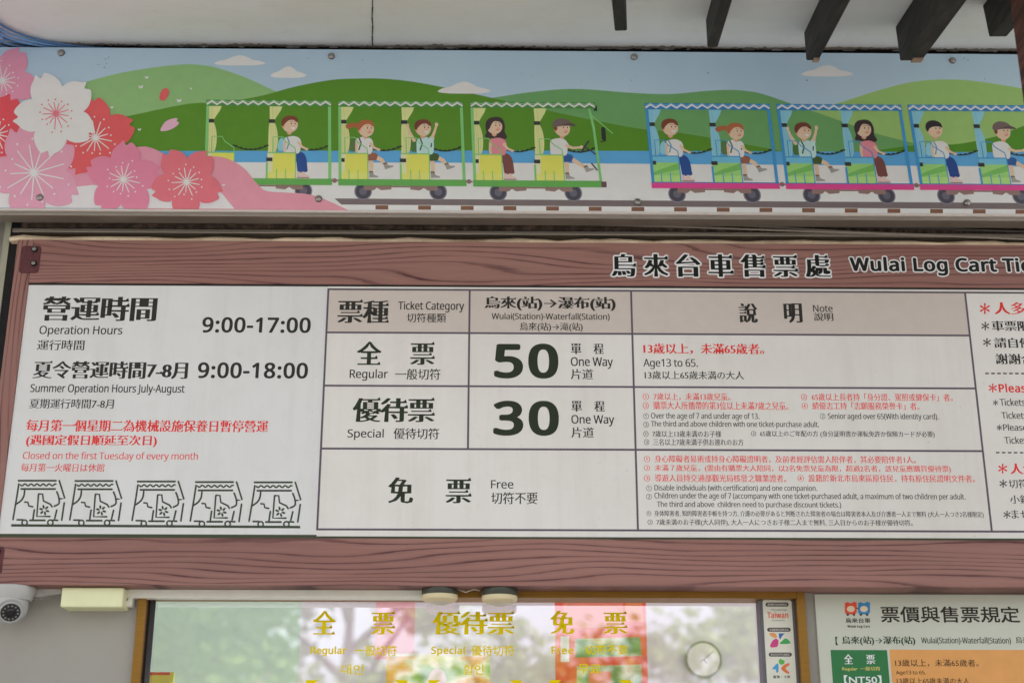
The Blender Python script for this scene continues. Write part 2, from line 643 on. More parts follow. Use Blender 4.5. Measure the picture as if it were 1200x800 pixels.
def rafter(px, py, wd, dp, turn=0.0, cut=0.0, worn=0):
    p = onplane(px, py, cp, cn)
    d = Matrix.Rotation(turn, 3, cn) @ dirn
    side = d.cross(cn).normalized()
    if side.x < 0:
        side = -side
    ln = (p.y-OUT)/abs(d.y)
    g = MB()
    dn = Vector((0, 0, -dp))+d*cut
    g.obox(p-cn*0.002, side*wd, d*ln, dn, M_RAFTER)
    rf = g.build('rafter', office, bevel=0.004)
    if worn:
        g = MB()
        e_ = p+dn+side*wd*worn-d*0.004
        g.obox(e_, side*wd*0.45, d*0.03, Vector((0, 0, -0.006)), mat((150, 126, 108), 0.9, var=0.2, scale=90))
        g.build('worn_end', rf)
    return rf
rafter(719.5, 0, 0.031, 0.09, R(-4))
rafter(827, 22, 0.028, 0.085)
rafter(942, 37, 0.034, 0.088, worn=0.5)
rafter(1049, 31, 0.058, 0.108, 0, 0.012, 0.5)
rafter(1151, 6, 0.045, 0.10, 0, 0.02)
# peeling joint along ceiling and banner, and the board joint in the ceiling
g = MB()
fl = Flat(lambda px, py: (0, 0), 0, g)
def cpt(px, py, lift=0.0015):
    p = onplane(px, py, cp, cn)
    return p-cn*lift
M_GAP = mat((52, 46, 44), 0.9, var=0.15)
M_PEEL = mat((150, 138, 128), 0.9, var=0.2)
M_PEELL = mat((214, 208, 204), 0.9, var=0.1)
def jag(xa, xb, ya, yb, amp, step, m_, lift, lo=4.0):
    top, bot = [], []
    n = int((xb-xa)/step)
    ph = random.random()*9
    for i in range(n+1):
        x = xa+(xb-xa)*i/n
        y = ya+(yb-ya)*i/n
        top.append(cpt(x, y-abs(random.gauss(0, 1))*amp-0.5+0.7*math.sin(x/37+ph), lift))
        bot.append(cpt(x, y+lo, lift))
    for i in range(n):
        g.face([top[i], top[i+1], bot[i+1], bot[i]], m_)
jag(-60, 1300, 51.5, 58.5, 0.9, 3.1, M_PEEL, 0.001, 8)
jag(-60, 1300, 53.5, 60.5, 0.5, 2.3, M_GAP, 0.0016, 8)
for i in range(46):
    x = random.choice([random.uniform(200, 560), random.uniform(640, 1190)])
    y = 52.5+7*x/1200
    w_ = random.uniform(2, 9)
    h_ = random.uniform(0.5, 1.3)
    q = [cpt(x+w_*math.cos(a)*random.uniform(.7, 1.2), y+h_*math.sin(a)*random.uniform(.7, 1.2), 0.0022) for a in [k*math.pi/4 for k in range(8)]]
    g.face(q, M_PEELL if i % 3 else M_PEEL)
g.build('peeling_joint', office)
g = MB()
pts = [(436, -30), (436.6, 8), (436.0, 20), (436.8, 30), (436.2, 42), (436.6, 54)]
for (a, b2) in zip(pts, pts[1:]):
    wd = 0.9
    g.face([cpt(a[0]-wd, a[1]), cpt(a[0]+wd, a[1]), cpt(b2[0]+wd*0.6, b2[1]), cpt(b2[0]-wd*0.6, b2[1])], M_GAP)
g.build('board_joint', office)
# strips in the recess between banner and sign
zs = at(600, 284, 0.0).z               # top of the sign
M_BAT = dark_timber('weathered_timber', (84, 68, 58))
M_CAULK = grime_paint('old_caulk', (206, 186, 160), (120, 92, 70), amount=0.9, sc1=5)
M_TRIM = metal('dirty_aluminium', (165, 155, 145), 0.4, 0.7)
xa_, xb_ = at(16, 268, 0.03).x, XR
def strip(name, py0, py1, y0, y1, m_, bevel=0.002):
    g = MB()
    zt, zb = at(600, py0, y0).z, at(600, py1, y0).z
    n = 60
    for i in range(n):
        xA, xB = xa_+(xb_-xa_)*i/n, xa_+(xb_-xa_)*(i+1)/n
    g.box((xa_, y0, zb), (xb_, y1, zt), m_)
    return g.build(name, office, bevel=bevel)
strip('timber_batten', 264.0, 270.0, 0.034, YW, M_BAT)
strip('metal_trim', 270.3, 275.0, 0.020, YW, M_TRIM)
g = MB()                               # uneven bead of caulk on top of the sign
n = 150
prev = None
for i in range(n+1):
    x = xa_+(xb_-xa_)*i/n
    hb = 0.0125+0.003*math.sin(i*0.9)*random.random()+0.002*random.random()
    fr_ = 0.006+random.uniform(-.003, .003)
    ring = [(x, YW, zs), (x, fr_, zs), (x, fr_-.002, zs+hb*0.55), (x, fr_+.006, zs+hb*1.1), (x, YW, zs+hb*1.2)]
    if prev:
        for k in range(4):
            g.face([prev[k], ring[k], ring[k+1], prev[k+1]], M_CAULK)
    prev = ring
g.build('caulk_bead', office, smooth=True)
# black strip painted in for the dark recess at the sign's left end
g = MB()
xs0 = at(14, 330, 0.0).x
g.box((xs0-0.030, 0.03, ztop+0.05), (xs0-0.006, YW, at(10, 258, 0.03).z), M_BLACK)
g.build('black_gap_strip', office)
g = MB()
g.box((xs0-0.047, 0.028, ztop+0.05), (xs0-0.031, YW, at(10, 258, 0.03).z), mat((150, 148, 130), 0.6))
g.build('pale_trim', office)

# ------------------------------------------------------------------ ticket window
M_GLASS, t, b = nodes_of('reflective_glass')
out = t.nodes['Material Output']
t.nodes.remove(b)
tr = t.nodes.new('ShaderNodeBsdfTransparent')
gl = t.nodes.new('ShaderNodeBsdfGlossy')
gl.inputs['Roughness'].default_value = 0.0
gl.inputs['Color'].default_value = (0.95, 0.95, 1.0, 1)
tr.inputs['Color'].default_value = (0.93, 0.92, 0.97, 1)
mx = t.nodes.new('ShaderNodeMixShader')
mx.inputs[0].default_value = 0.33
t.links.new(tr.outputs[0], mx.inputs[1])
t.links.new(gl.outputs[0], mx.inputs[2])
t.links.new(mx.outputs[0], out.inputs[0])

g = MB()
fwid = 0.0175
yf0, yf1 = 0.072, 0.15
g.box((x0w-0.004, yf0, zbot), (x0w+fwid, yf1, ztop), M_GOLD)
g.box((x1w-fwid, yf0, zbot), (x1w+0.004, yf1, ztop), M_GOLD)
g.box((x0w+fwid, yf0, ztop-fwid), (x1w-fwid, yf1, ztop+0.004), M_GOLD)
win = g.build('ticket_window', office, bevel=0.0015)
M_SASH = mat((92, 92, 98), 0.5)
g = MB()
sx0 = at(890.5, 720, 0.10).x
g.box((sx0, 0.100, zbot), (x1w-fwid, 0.15, ztop-fwid), M_SASH)
g.build('sash', win, bevel=0.001)
g = MB()
g.box((x0w+fwid, 0.095, zbot), (x0w+fwid+0.006, 0.15, ztop-fwid), M_BLACK)
g.build('rubber_seal', win)
g = MB()
g.face([(x0w+fwid, YG, zbot), (sx0, YG, zbot), (sx0, YG, ztop-fwid), (x0w+fwid, YG, ztop-fwid)], M_GLASS)
g.build('pane', win)
fl = Flat(lambda px, py: (at(px, py, YG).x, at(px, py, YG).z), YG-0.0005)
GOLD = (212, 188, 0)
for rows in ((('全', 366, 394, 715, 743, 'ming'), ('票', 434.7, 463, 715, 743, 'ming'), ('Regular', 364, 406, 756.7, 768.5, 'latb'),
              ('一般切符', 415.5, 465, 755.5, 768, 'goth'), ('대인', 400, 426, 778, 790, 'goth'), ('【NT50】', 358, 477, 796, 824, 'ming')),
             (('優待票', 506.7, 603, 715, 743, 'ming'), ('Special', 505, 545, 756.7, 768.5, 'latb'), ('優待切符', 552, 602.7, 755.5, 768, 'goth'),
              ('할인', 543, 567, 778, 790, 'goth'), ('【NT30】', 502, 611, 796, 824, 'ming')),
             (('免', 644.6, 673, 715, 742.5, 'ming'), ('票', 707, 735, 715, 742.5, 'ming'), ('Free', 646, 672, 757, 766, 'latb'),
              ('切符不要', 685.7, 735.6, 755, 766.5, 'goth'), ('무료', 677.5, 704, 777.6, 789, 'goth'), ('【NT0】', 644, 740, 796, 824, 'ming'))):
    fl = Flat(lambda px, py: (at(px, py, YG).x, at(px, py, YG).z), YG-0.0005)
    mg = mat(GOLD, 0.6, k=1.25, spec=0.1, var=0.02)
    for s, a, b2, c, d, st in rows:
        write(fl, s, a, b2, c, d, GOLD, st, material=mg)
    fl.mb.build('gold_lettering', win)
# ================================================================== illustrated banner
z0b, z1b = at(600, 248.0, YB).z, at(600, 59.5, YB).z
xb0, xb1 = at(-150, 150, YB).x, at(1460, 150, YB).x
banner = thing('banner', 'long printed banner of cartoon tourists riding green and blue log carts past hills', 'banner', (at(600, 150, YB).x, YB, z0b))
def Bf(px, py):
    p = at(px, py, YB)
    return p.x, p.z
def col(*rgb):
    return mat(rgb, 0.38, k=1.38, spec=0.4, var=0.035)
M_SKYP, t, b = nodes_of('sky_print')
v_ = mapped(t)
t.links.new(ramp(t, noise(t, v_, 0.9, 6, 0.6), [(0.3, [lin(c)*1.36 for c in (152, 176, 196)]), (0.75, [lin(c)*1.36 for c in (174, 196, 210)])]), b.inputs['Base Color'])
b.inputs['Roughness'].default_value = 0.45
g = MB()
g.box((xb0, YB, z0b), (xb1, YB+0.055, z1b), M_SKYP)
g.build('panel', banner, bevel=0.001)
g = MB()
g.box((xb0, YB-0.004, z0b-0.006), (xb1, YB+0.058, z0b-0.0005), mat((196, 186, 180), 0.4))
g.box((xb0, YB+0.004, z0b-0.0165), (xb1, YB+0.052, z0b-0.0065), M_TRIM)
g.build('bottom_rail', banner, bevel=0.001)
def B0(L):
    f = Flat(Bf, YB)
    f.L = L
    f.zmin = z0b+0.0005
    return f
def hill(L, pts, rgb, name='printed_hill'):
    f = B0(L)
    f.poly(pts, col(*rgb))
    return f.mb.build(name, banner)
def curve(pts, bottom):
    s = smooth_pts(pts, 8)
    return s+[(pts[-1][0], bottom), (pts[0][0], bottom)]
# far to near
hill(1, curve([(60, 108), (101, 96), (150, 84), (210, 76), (240, 77), (262, 82), (290, 92), (328, 109), (360, 118), (420, 125)], 186), (128, 168, 112))
hill(4, curve([(540, 122), (577, 115), (628, 107.5), (676, 104.5), (740, 109), (785, 110.5), (825, 107), (856, 105.6), (880, 107.5), (899, 112), (925, 121), (960, 133), (1025, 156), (1067, 167), (1100, 177)], 186), (98, 148, 92))
hill(6, curve([(950, 131), (992, 118), (1030, 106), (1065, 97), (1100, 93.5), (1140, 95), (1199, 104), (1260, 116), (1340, 140)], 186), (140, 176, 104))
hill(8, curve([(920, 120), (940, 126), (960, 133), (1025, 156), (1067, 167), (1105, 178)], 186), (98, 148, 92))
hill(10, curve([(1030, 176), (1067, 171), (1100, 170), (1129, 168), (1171, 159), (1199, 148), (1260, 128), (1340, 112)], 190), (74, 128, 34))
hill(12, curve([(100, 147), (156, 135), (220, 122), (260, 120), (304, 113), (345, 102), (388, 94), (420, 92.3), (448, 92.5), (480, 95.5), (514, 101.5), (577, 115), (643, 130), (740, 149.5), (790, 155), (834, 162), (899, 174), (940, 182)], 186), (80, 128, 36))
f = B0(14)
f.poly([(-140, 177.5), (600, 176.5), (1440, 179.5), (1440, 197), (600, 191), (-140, 189)], col(84, 152, 212))
f.mb.build('printed_river', banner)
f = B0(15)
f.poly([(-140, 189.5), (600, 191.0), (1440, 197), (1440, 258), (600, 247.6), (-140, 242)], col(222, 208, 214))
f.mb.build('printed_path', banner)
for (a, b2, c, d) in ((251, 311, 65, 77), (317, 359, 78, 91.6), (513, 575, 96, 110), (939, 1000, 76.5, 90)):
    W_, H_ = b2-a, d-c
    f = B0(16)
    f.poly(smooth_pts([(a, d-H_*.18), (a+W_*.08, d-H_*.42), (a+W_*.24, d-H_*.6), (a+W_*.38, c+H_*.12), (a+W_*.52, c), (a+W_*.66, c+H_*.2), (a+W_*.74, c+H_*.42), (a+W_*.9, d-H_*.42), (b2, d-H_*.2), (a+W_*.8, d-H_*.02), (a+W_*.4, d), (a+W_*.12, d-H_*.05)], 5, True), col(208, 212, 220))
    f.mb.build('printed_cloud', banner)
# track
f = B0(17)
f.poly([(392, 232.6), (800, 235.3), (1440, 239.5), (1440, 247), (800, 242.5), (400, 239.8)], col(108, 97, 98))
x = 440
while x < 1430:
    f.poly([(x, 240.6+(x-440)*.0068), (x+15, 240.7+(x-440)*.0068), (x+15, 245.6+(x-440)*.0068), (x, 245.5+(x-440)*.0068)], col(116, 80, 62))
    f.L -= 1
    x += 50.0
f.mb.build('printed_track', banner)

SK, SK2 = (238, 176, 152), (224, 150, 128)
def cart(px, py, kind, front=False):
    """one drawn cart; drawing units are 1/5.333 photograph pixel, from its roof corner"""
    p, q = at(px, py, YB), at(px+146, py+0.8, YB)
    k = (q.x-p.x)/146/5.333
    def fn(X, Y):
        return p.x+((X-87)+0.05*(Y-97))*k, p.z-(Y-97)*k*1.075
    f = Flat(fn, YB)
    f.L = 20
    if kind == 'green':
        fr, frd, cur, beam, roof = (118, 182, 112), (84, 150, 74), (196, 206, 140), (92, 156, 78), (70, 130, 66)
        seat, lines = (224, 226, 92), (150, 196, 84)
    else:
        fr, frd, cur, beam, roof = (60, 136, 190), (44, 112, 168), (128, 184, 218), (226, 66, 132), (46, 116, 176)
        seat, lines = (140, 190, 110), (60, 140, 196)
    # undercarriage
    dk, gr, br = col(66, 64, 76), col(120, 116, 126), col(132, 108, 102)
    f.rect(235, 640, 700, 650, br)
    f.L -= 1
    for x in (235, 693):
        f.poly(ell(x, 675, 54, n=28), gr)
        f.poly(ell(x, 675, 47, n=28), dk)
        f.poly(ell(x, 675, 24), col(92, 90, 104))
    f.poly([(240, 636), (408, 636), (408, 662), (345, 668), (320, 652), (300, 668), (240, 668)], br)
    f.poly([(523, 636), (690, 636), (690, 668), (628, 668), (606, 652), (580, 668), (523, 662)], br)
    # curtains
    for ox in (0, 378):
        c_ = col(*cur)
        f.poly(smooth_pts([(102+ox, 137), (182+ox, 137)], 1)+[(172+ox, 165), (150+ox, 200), (135+ox, 226), (104+ox, 226)], c_)
        f.poly(smooth_pts([(102+ox, 240), (132+ox, 240), (150+ox, 290), (156+ox, 350), (150+ox, 410), (138+ox, 450), (124+ox, 600), (96+ox, 600), (96+ox, 400)], 3, True), c_)
        for lx in (112, 124, 138):
            f.stroke([(lx+ox, 250), (lx+4+ox, 340), (lx+ox-2, 440)], 2.5, col(*[int(c*0.9) for c in cur]), False)
            f.L -= 1
        f.stroke([(120+ox, 140), (124+ox, 220)], 2.5, col(*[int(c*0.9) for c in cur]), False)
    # chains
    for (xa, xb) in ((262, 470), (640, 846)):
        for i in range(15):
            s = i/14
            x = xa+(xb-xa)*s
            y = 388+28*4*s*(1-s)+(0 if i % 2 else 2)
            f.poly(ell(x, y, 10, 7 if i % 2 else 4.6, 10), col(40, 48, 40))
            f.L -= i % 2
    cart_o = f.mb
    # seat boxes over passengers' hips
    return f, fn, dict(fr=fr, frd=frd, beam=beam, roof=roof, seat=seat, lines=lines, front=front)

def cart_front(f, c, kind):
    for ox in (0, 378):
        f.rect(92+ox, 437, 268+ox, 604, col(*c['seat']))
        if kind == 'blue':
            f.rect(92+ox, 437, 268+ox, 478, col(104, 172, 214))
            f.L -= 1
            f.poly([(92+ox, 545), (150+ox, 520), (210+ox, 500), (268+ox, 478), (268+ox, 520), (92+ox, 560)], col(110, 172, 90))
        else:
            f.poly([(92+ox, 437), (130+ox, 437), (122+ox, 604), (92+ox, 604)], col(232, 232, 164))
        f.rect(92+ox, 560, 268+ox, 604, col(206, 220, 110) if kind == 'green' else col(160, 200, 120))
        for lx in (150, 205, 266):
            f.stroke([(lx+ox, 540 if lx < 260 else 437), (lx+ox, 604)], 6, col(*c['fr']), False)
            f.L -= 1
        f.up()
        f.rect(92+ox, 434, 268+ox, 441, col(*c['fr']))
        f.stroke([(88+38+ox, 437), (88+38+ox, 335), (190+ox, 335), (205+ox, 365), (262+ox, 405), (266+ox, 437)], 6, col(*c['fr']))
        f.rect(98+ox, 222, 136+ox, 246, col(48, 48, 52))
        f.L -= 1
        f.rect(86+ox, 468, 124+ox, 492, col(48, 48, 52))
    # frame
    f.rect(86, 130, 104, 604, col(*c['fr']))
    f.L -= 1
    f.rect(462, 500, 474, 604, col(*c['fr']))
    if c['front']:
        f.stroke([(826, 137), (846, 260), (868, 620)], 16, col(*c['fr']), False)
        f.stroke([(836, 180), (900, 240), (960, 296)], 7, col(*c['fr']))
        f.rect(855, 118, 876, 152, col(40, 44, 44))
        f.stroke([(905, 268), (905, 330)], 26, col(40, 44, 44))
        f.stroke([(885, 352), (915, 344)], 7, col(40, 44, 44))
        f.rect(868, 604, 900, 640, col(96, 70, 76))
    else:
        f.rect(845, 130, 864, 604, col(*c['fr']))
    f.rect(84, 602, 868, 640, col(*c['beam']))
    f.rect(84, 600, 868, 606, col(*c['frd']))
    # scalloped roof band
    f.rect(84, 97, 866, 137, col(*c['roof']))
    n = 12
    zz, z2 = [], []
    for i in range(2*n+1):
        x = 88+(774)*i/(2*n)
        zz.append((x, 127 if i % 2 == 0 else 107))
        z2.append((x, 112 if i % 2 == 0 else 99))
    f.stroke(z2, 4, col(150, 186, 150) if kind == 'green' else col(120, 172, 212), False)
    f.stroke(zz, 12, col(238, 240, 238), False)
    if not c['front']:
        f.poly(ell(884, 611, 15, n=8), col(128, 96, 98))
        f.rect(864, 606, 906, 616, col(128, 96, 98))

def person_pic(fn, ox, who, L=48):
    """a drawn passenger facing right, seated in the left (ox=0) or right (ox=378) half of the cart"""
    f = Flat(lambda X, Y: fn(X+ox, Y), YB)
    f.L = L
    hx, hy = {'girl': (258, 282), 'boy': (234, 276), 'driver': (272, 270)}.get(who, (230, 258))
    skin, sk2 = col(*SK), col(*SK2)
    hair = {'girl': (158, 92, 62), 'boy': (104, 56, 46), 'man': (112, 62, 46), 'woman': (58, 46, 50), 'driver': (112, 62, 46), 'manb': (44, 40, 46)}[who]
    shirt = {'girl': (232, 230, 228), 'boy': (172, 212, 226), 'man': (232, 234, 236), 'manb': (232, 234, 236), 'woman': (222, 128, 140), 'driver': (236, 236, 236)}[who]
    legs = {'girl': (138, 88, 72), 'boy': (62, 84, 44), 'man': (40, 72, 134), 'manb': (36, 66, 128), 'woman': (112, 68, 66), 'driver': (46, 84, 142)}[who]
    hc, sh, lg = col(*hair), col(*shirt), col(*legs)
    pack = {'girl': (84, 110, 66), 'boy': (70, 108, 60), 'man': (132, 184, 206), 'manb': (132, 184, 206)}.get(who)
    if who == 'woman':
        f.poly(smooth_pts([(198, 212), (240, 194), (280, 206), (296, 250), (292, 290), (306, 324), (288, 338), (250, 334), (208, 332), (170, 324), (180, 290), (176, 250)], 4, True), hc)
    if who == 'girl':
        f.poly(smooth_pts([(222, 256), (190, 240), (150, 246), (130, 262), (148, 282), (178, 268), (210, 274)], 4, True), hc)
    if pack:
        f.poly(smooth_pts([(188, 346), (168, 350), (156, 380), (158, 420), (186, 424), (206, 420)], 4, True), col(*pack))
    if who == 'boy':
        f.stroke([(176, 350), (150, 300), (140, 262)], [22, 17, 13], skin)
        f.poly(ell(138, 254, 10, 12), skin)
    # legs
    if who in ('girl', 'boy', 'driver'):
        ex = 30 if who == 'driver' else 0
        f.stroke([(282, 460), (288, 520), (286, 566)], [30, 24, 18], skin)
        f.stroke([(300, 452), (352, 478+ex*.2), (372+ex, 506+ex*.3)], [30, 26, 19], skin)
        f.poly([(200, 425), (260, 424), (318, 434), (330, 448), (318, 480), (272, 482), (262, 462), (200, 456)], lg)
        bt = col(142, 140, 136) if who != 'driver' else col(150, 146, 142)
        for (bx, by) in ((274, 556), (362+ex, 506+ex*.3)):
            tl = -0.32 if by < 540 else 0
            pts = [(0, 0), (24, 0), (28, 14), (54, 24), (56, 34), (0, 36)]
            f.poly([(bx+a*math.cos(tl)-b_*math.sin(tl), by+a*math.sin(tl)+b_*math.cos(tl)) for a, b_ in pts], bt)
            f.poly([(bx-1+a*math.cos(tl)-b_*math.sin(tl), by+a*math.sin(tl)+b_*math.cos(tl)) for a, b_ in [(0, -8), (24, -8), (25, 2), (0, 2)]], col(112, 90, 72))
            f.poly([(bx+a*math.cos(tl)-b_*math.sin(tl), by+a*math.sin(tl)+b_*math.cos(tl)) for a, b_ in [(0, 33), (56, 32), (56, 38), (0, 38)]], col(226, 222, 220))
    else:
        f.poly(smooth_pts([(210, 428), (270, 424), (312, 436), (332, 470), (338, 530), (336, 556), (284, 560), (274, 520), (266, 480), (214, 470)], 3, True), lg)
        for bx in (276, 304):
            f.poly([(bx, 556), (bx+18, 556), (bx+20, 570), (bx+46, 582), (bx+46, 596), (bx-2, 596)], col(206, 178, 172))
            f.poly([(bx-2, 590), (bx+46, 590), (bx+46, 597), (bx-2, 597)], col(146, 110, 112))
    # torso
    f.poly(smooth_pts([(196, 346), (226, 332), (262, 330), (292, 346), (298, 376), (288, 436), (240, 440), (196, 438), (190, 390)], 4, True), sh)
    f.poly([(hx-16, hy+30), (hx+12, hy+30), (hx+10, hy+58), (hx-4, hy+64), (hx-18, hy+56)], sk2)
    if pack:
        f.stroke([(214, 338), (226, 370), (212, 412)], 9, col(*[int(c*.8) for c in pack]))
        if who in ('girl', 'boy'):
            f.stroke([(268, 334), (284, 366), (280, 392)], 8, col(*[int(c*.8) for c in pack]))
    # head, drawn a little large as in the print
    plain = f.fn
    f.fn = lambda X, Y: plain(hx+(X-hx)*1.17, hy+26+(Y-hy-26)*1.17)
    f.poly(ell(hx, hy, 42, 45, 24), skin)
    f.poly(ell(hx-36, hy+8, 8, 11, 12), sk2)
    f.poly(ell(hx+20, hy+14, 9, 6, 12), col(238, 150, 136))
    f.L -= 1
    for ex in (8, 28):
        f.poly(ell(hx+ex, hy-4, 3.2, 4.4, 10), col(50, 36, 36))
        f.L -= 1
        f.stroke([(hx+ex-6, hy-15), (hx+ex, hy-18), (hx+ex+6, hy-15)], 2.4, hc)
    f.L += 1
    f.poly([(hx+17, hy+4), (hx+24, hy+9), (hx+16, hy+11)], sk2)
    if who in ('boy', 'man'):
        f.poly([(hx+4, hy+16), (hx+28, hy+12), (hx+24, hy+27), (hx+12, hy+28)], col(240, 238, 236))
    else:
        f.stroke([(hx+8, hy+20), (hx+16, hy+24), (hx+25, hy+19)], 3.2, col(176, 78, 72))
    # hair
    if who == 'driver':
        f.poly(smooth_pts([(hx-40, hy+14), (hx-44, hy-10), (hx-30, hy-14), (hx-26, hy+6)], 3, True), hc)
        f.poly(smooth_pts([(hx-48, hy-8), (hx-44, hy-36), (hx-14, hy-54), (hx+24, hy-50), (hx+46, hy-34), (hx+50, hy-16), (hx+20, hy-18), (hx-14, hy-10)], 4, True), col(104, 88, 88))
        f.poly(smooth_pts([(hx-10, hy-14), (hx+40, hy-30), (hx+68, hy-22), (hx+72, hy-12), (hx+40, hy-14)], 3, True), col(84, 70, 72))
    elif who == 'woman':
        f.poly(smooth_pts([(hx-44, hy+28), (hx-46, hy-14), (hx-26, hy-42), (hx+6, hy-48), (hx+34, hy-32), (hx+42, hy-8), (hx+30, hy-22), (hx+2, hy-26), (hx-14, hy-10), (hx-26, hy+14)], 4, True), hc)
    elif who == 'manb':
        f.poly(smooth_pts([(hx-40, hy+14), (hx-46, hy-14), (hx-30, hy-40), (hx+4, hy-48), (hx+36, hy-34), (hx+42, hy-8), (hx+24, hy-14), (hx-8, hy-12), (hx-26, hy-2)], 4, True), hc)
    else:
        f.poly(smooth_pts([(hx-40, hy+12), (hx-46, hy-12), (hx-36, hy-36), (hx-10, hy-48), (hx+22, hy-46), (hx+42, hy-28), (hx+40, hy-10), (hx+20, hy-24), (hx-6, hy-22), (hx-24, hy-6)], 4, True), hc)
    f.fn = plain
    # near arm
    if who == 'boy':
        f.poly(smooth_pts([(268, 336), (292, 318), (302, 334), (292, 362), (274, 366)], 3, True), sh)
        f.stroke([(290, 328), (306, 290), (316, 256)], [20, 16, 13], skin)
        f.poly(ell(318, 248, 11, 13), skin)
    elif who == 'driver':
        f.poly(smooth_pts([(252, 344), (282, 344), (308, 372), (296, 394), (262, 388)], 3, True), sh)
        f.stroke([(294, 378), (330, 392), (376, 388)], [20, 17, 14], skin)
        f.poly(ell(384, 386, 12, 11), skin)
        f.stroke([(378, 420), (430, 348)], 13, col(62, 64, 66))
        f.stroke([(400, 384), (440, 408), (466, 430)], 9, col(62, 64, 66))
        f.stroke([(440, 490), (470, 530)], 9, col(62, 64, 66))
    else:
        ax = hx+34
        f.poly(smooth_pts([(262, 340), (288, 344), (302, 372), (286, 384), (266, 376)], 3, True), sh)
        f.stroke([(286, 372), (304, 398), (330, 410)], [19, 16, 13], skin)
        f.poly(ell(334, 412, 11, 8), skin)
        f.stroke([(202, 366), (196, 400), (200, 432)], [18, 15, 12], skin)
    return f.mb

def make_cart(px, py, kind, left, right, front=False):
    f, fn, c = cart(px, py, kind, front)
    top = Flat(fn, YB, f.mb)
    top.L = 100
    cart_front(top, c, kind)
    o = f.mb.build('printed_cart', banner, label='%s printed log cart' % kind)
    for who, ox in ((left, 0), (right, 378)):
        if who:
            person_pic(fn, ox, who).build('printed_person', o)
make_cart(242.3, 117.2, 'green', None, 'man')
make_cart(396.5, 118.3, 'green', 'girl', 'boy')
make_cart(551.2, 119.5, 'green', 'woman', 'driver', True)
make_cart(755.8, 121.2, 'blue', 'man', 'girl')
make_cart(909.8, 122.2, 'blue', 'boy', 'woman')
make_cart(1063.6, 123.0, 'blue', 'manb', 'driver', True)

# cherry blossom at the left end
def petal_pts(cx, cy_, a, r_, wd):
    q = []
    for (u, v) in ((0.0, 0.0), (0.16, -0.22), (0.40, -0.44), (0.62, -0.50), (0.82, -0.40), (0.94, -0.24), (1.04, -0.12), (0.91, -0.02), (1.0, 0.14), (0.90, 0.32), (0.74, 0.46), (0.56, 0.50), (0.36, 0.42), (0.15, 0.20)):
        q.append((cx+r_*(u*math.cos(a)-v*wd*math.sin(a)), cy_+r_*(u*math.sin(a)+v*wd*math.cos(a))))
    return q
def blossom(cx, cy_, r_, rgb, L, rot=0.3, stam=(240, 236, 238), sr=0.42, wd=0.78):
    f = B0(L)
    m_ = col(*rgb)
    for k in range(5):
        f.poly(smooth_pts(petal_pts(cx, cy_, rot+k*2*math.pi/5, r_, wd), 3, True), m_)
    s_ = col(*stam)
    for k in range(13):
        a = k*2*math.pi/13+0.2
        l_ = r_*sr*random.uniform(0.7, 1.1)
        f.stroke([(cx, cy_), (cx+l_*math.cos(a), cy_+l_*math.sin(a))], [r_*.03, r_*.022], s_, False)
        l_ *= 1.2
        f.poly(ell(cx+l_*math.cos(a+.12), cy_+l_*math.sin(a+.12), r_*.022, n=8), s_)
    f.mb.build('printed_blossom', banner)
f = B0(125)
f.poly(smooth_pts([(150, 250), (190, 206), (225, 188), (258, 184), (284, 196), (300, 214), (312, 224), (335, 226), (362, 228), (385, 236), (402, 243.6), (420, 252)], 5)+[(420, 262), (150, 262)], col(238, 136, 152))
f.mb.build('printed_bank', banner)
f = B0(128)
f.poly(smooth_pts([(-140, 214), (0, 200), (80, 176), (130, 180), (170, 172), (200, 186), (215, 200), (180, 220), (120, 222), (100, 228), (60, 236), (-140, 236)], 5, True), col(232, 136, 156))
f.mb.build('printed_bank', banner)
f = B0(130)
f.poly([(-140, 226), (20, 226), (110, 217), (150, 226), (190, 214), (250, 215), (275, 245), (-140, 242.5)], col(226, 198, 214))
f.mb.build('printed_bank', banner)
blossom(3, 95, 42, (222, 136, 160), 134, 0.25)
blossom(-4, 158, 48, (214, 74, 84), 174, 0.1)
blossom(112, 162, 47, (226, 84, 88), 214, -0.35)
blossom(40, 203, 56, (228, 144, 166), 254, 0.55, sr=0.62)
blossom(145, 211, 44, (222, 120, 146), 294, -0.22)
blossom(219, 214, 42, (232, 104, 116), 334, 0.35)
blossom(66, 134, 49, (240, 236, 236), 374, 0.55, (214, 110, 126), 0.36)
f = B0(134)
f.poly(smooth_pts([(187, 116), (190, 106), (196, 104), (198, 110), (193, 118)], 4, True), col(214, 88, 92))
f.mb.build('printed_petal', banner)
f = B0(134)
f.poly(smooth_pts([(188, 153), (194, 143), (204, 139), (208.5, 139.5), (207, 142), (210, 145), (203, 151), (194, 154)], 4, True), col(238, 160, 180))
f.mb.build('printed_petal', banner)
f = B0(134)
for (a, b2, r_) in ((165, 102, 2.6), (172, 91, 2.0), (210, 118, 2.6), (131, 126, 1.8), (163.5, 152, 1.8), (224, 104, 1.4), (262, 217, 1.6), (258, 232, 1.4), (242, 240, 1.3)):
    f.poly([(a-r_*1.3, b2-r_*.5), (a, b2-r_*.2), (a+r_*1.2, b2-r_*.7), (a+r_*.8, b2+r_*.6), (a-r_*.4, b2+r_*.9)], col(228, 226, 224))
    f.L -= 1
f.mb.build('printed_petal', banner, label='small pale petals drifting over the hill')
M_SCREW = metal('screw_steel', (170, 165, 160), 0.3)
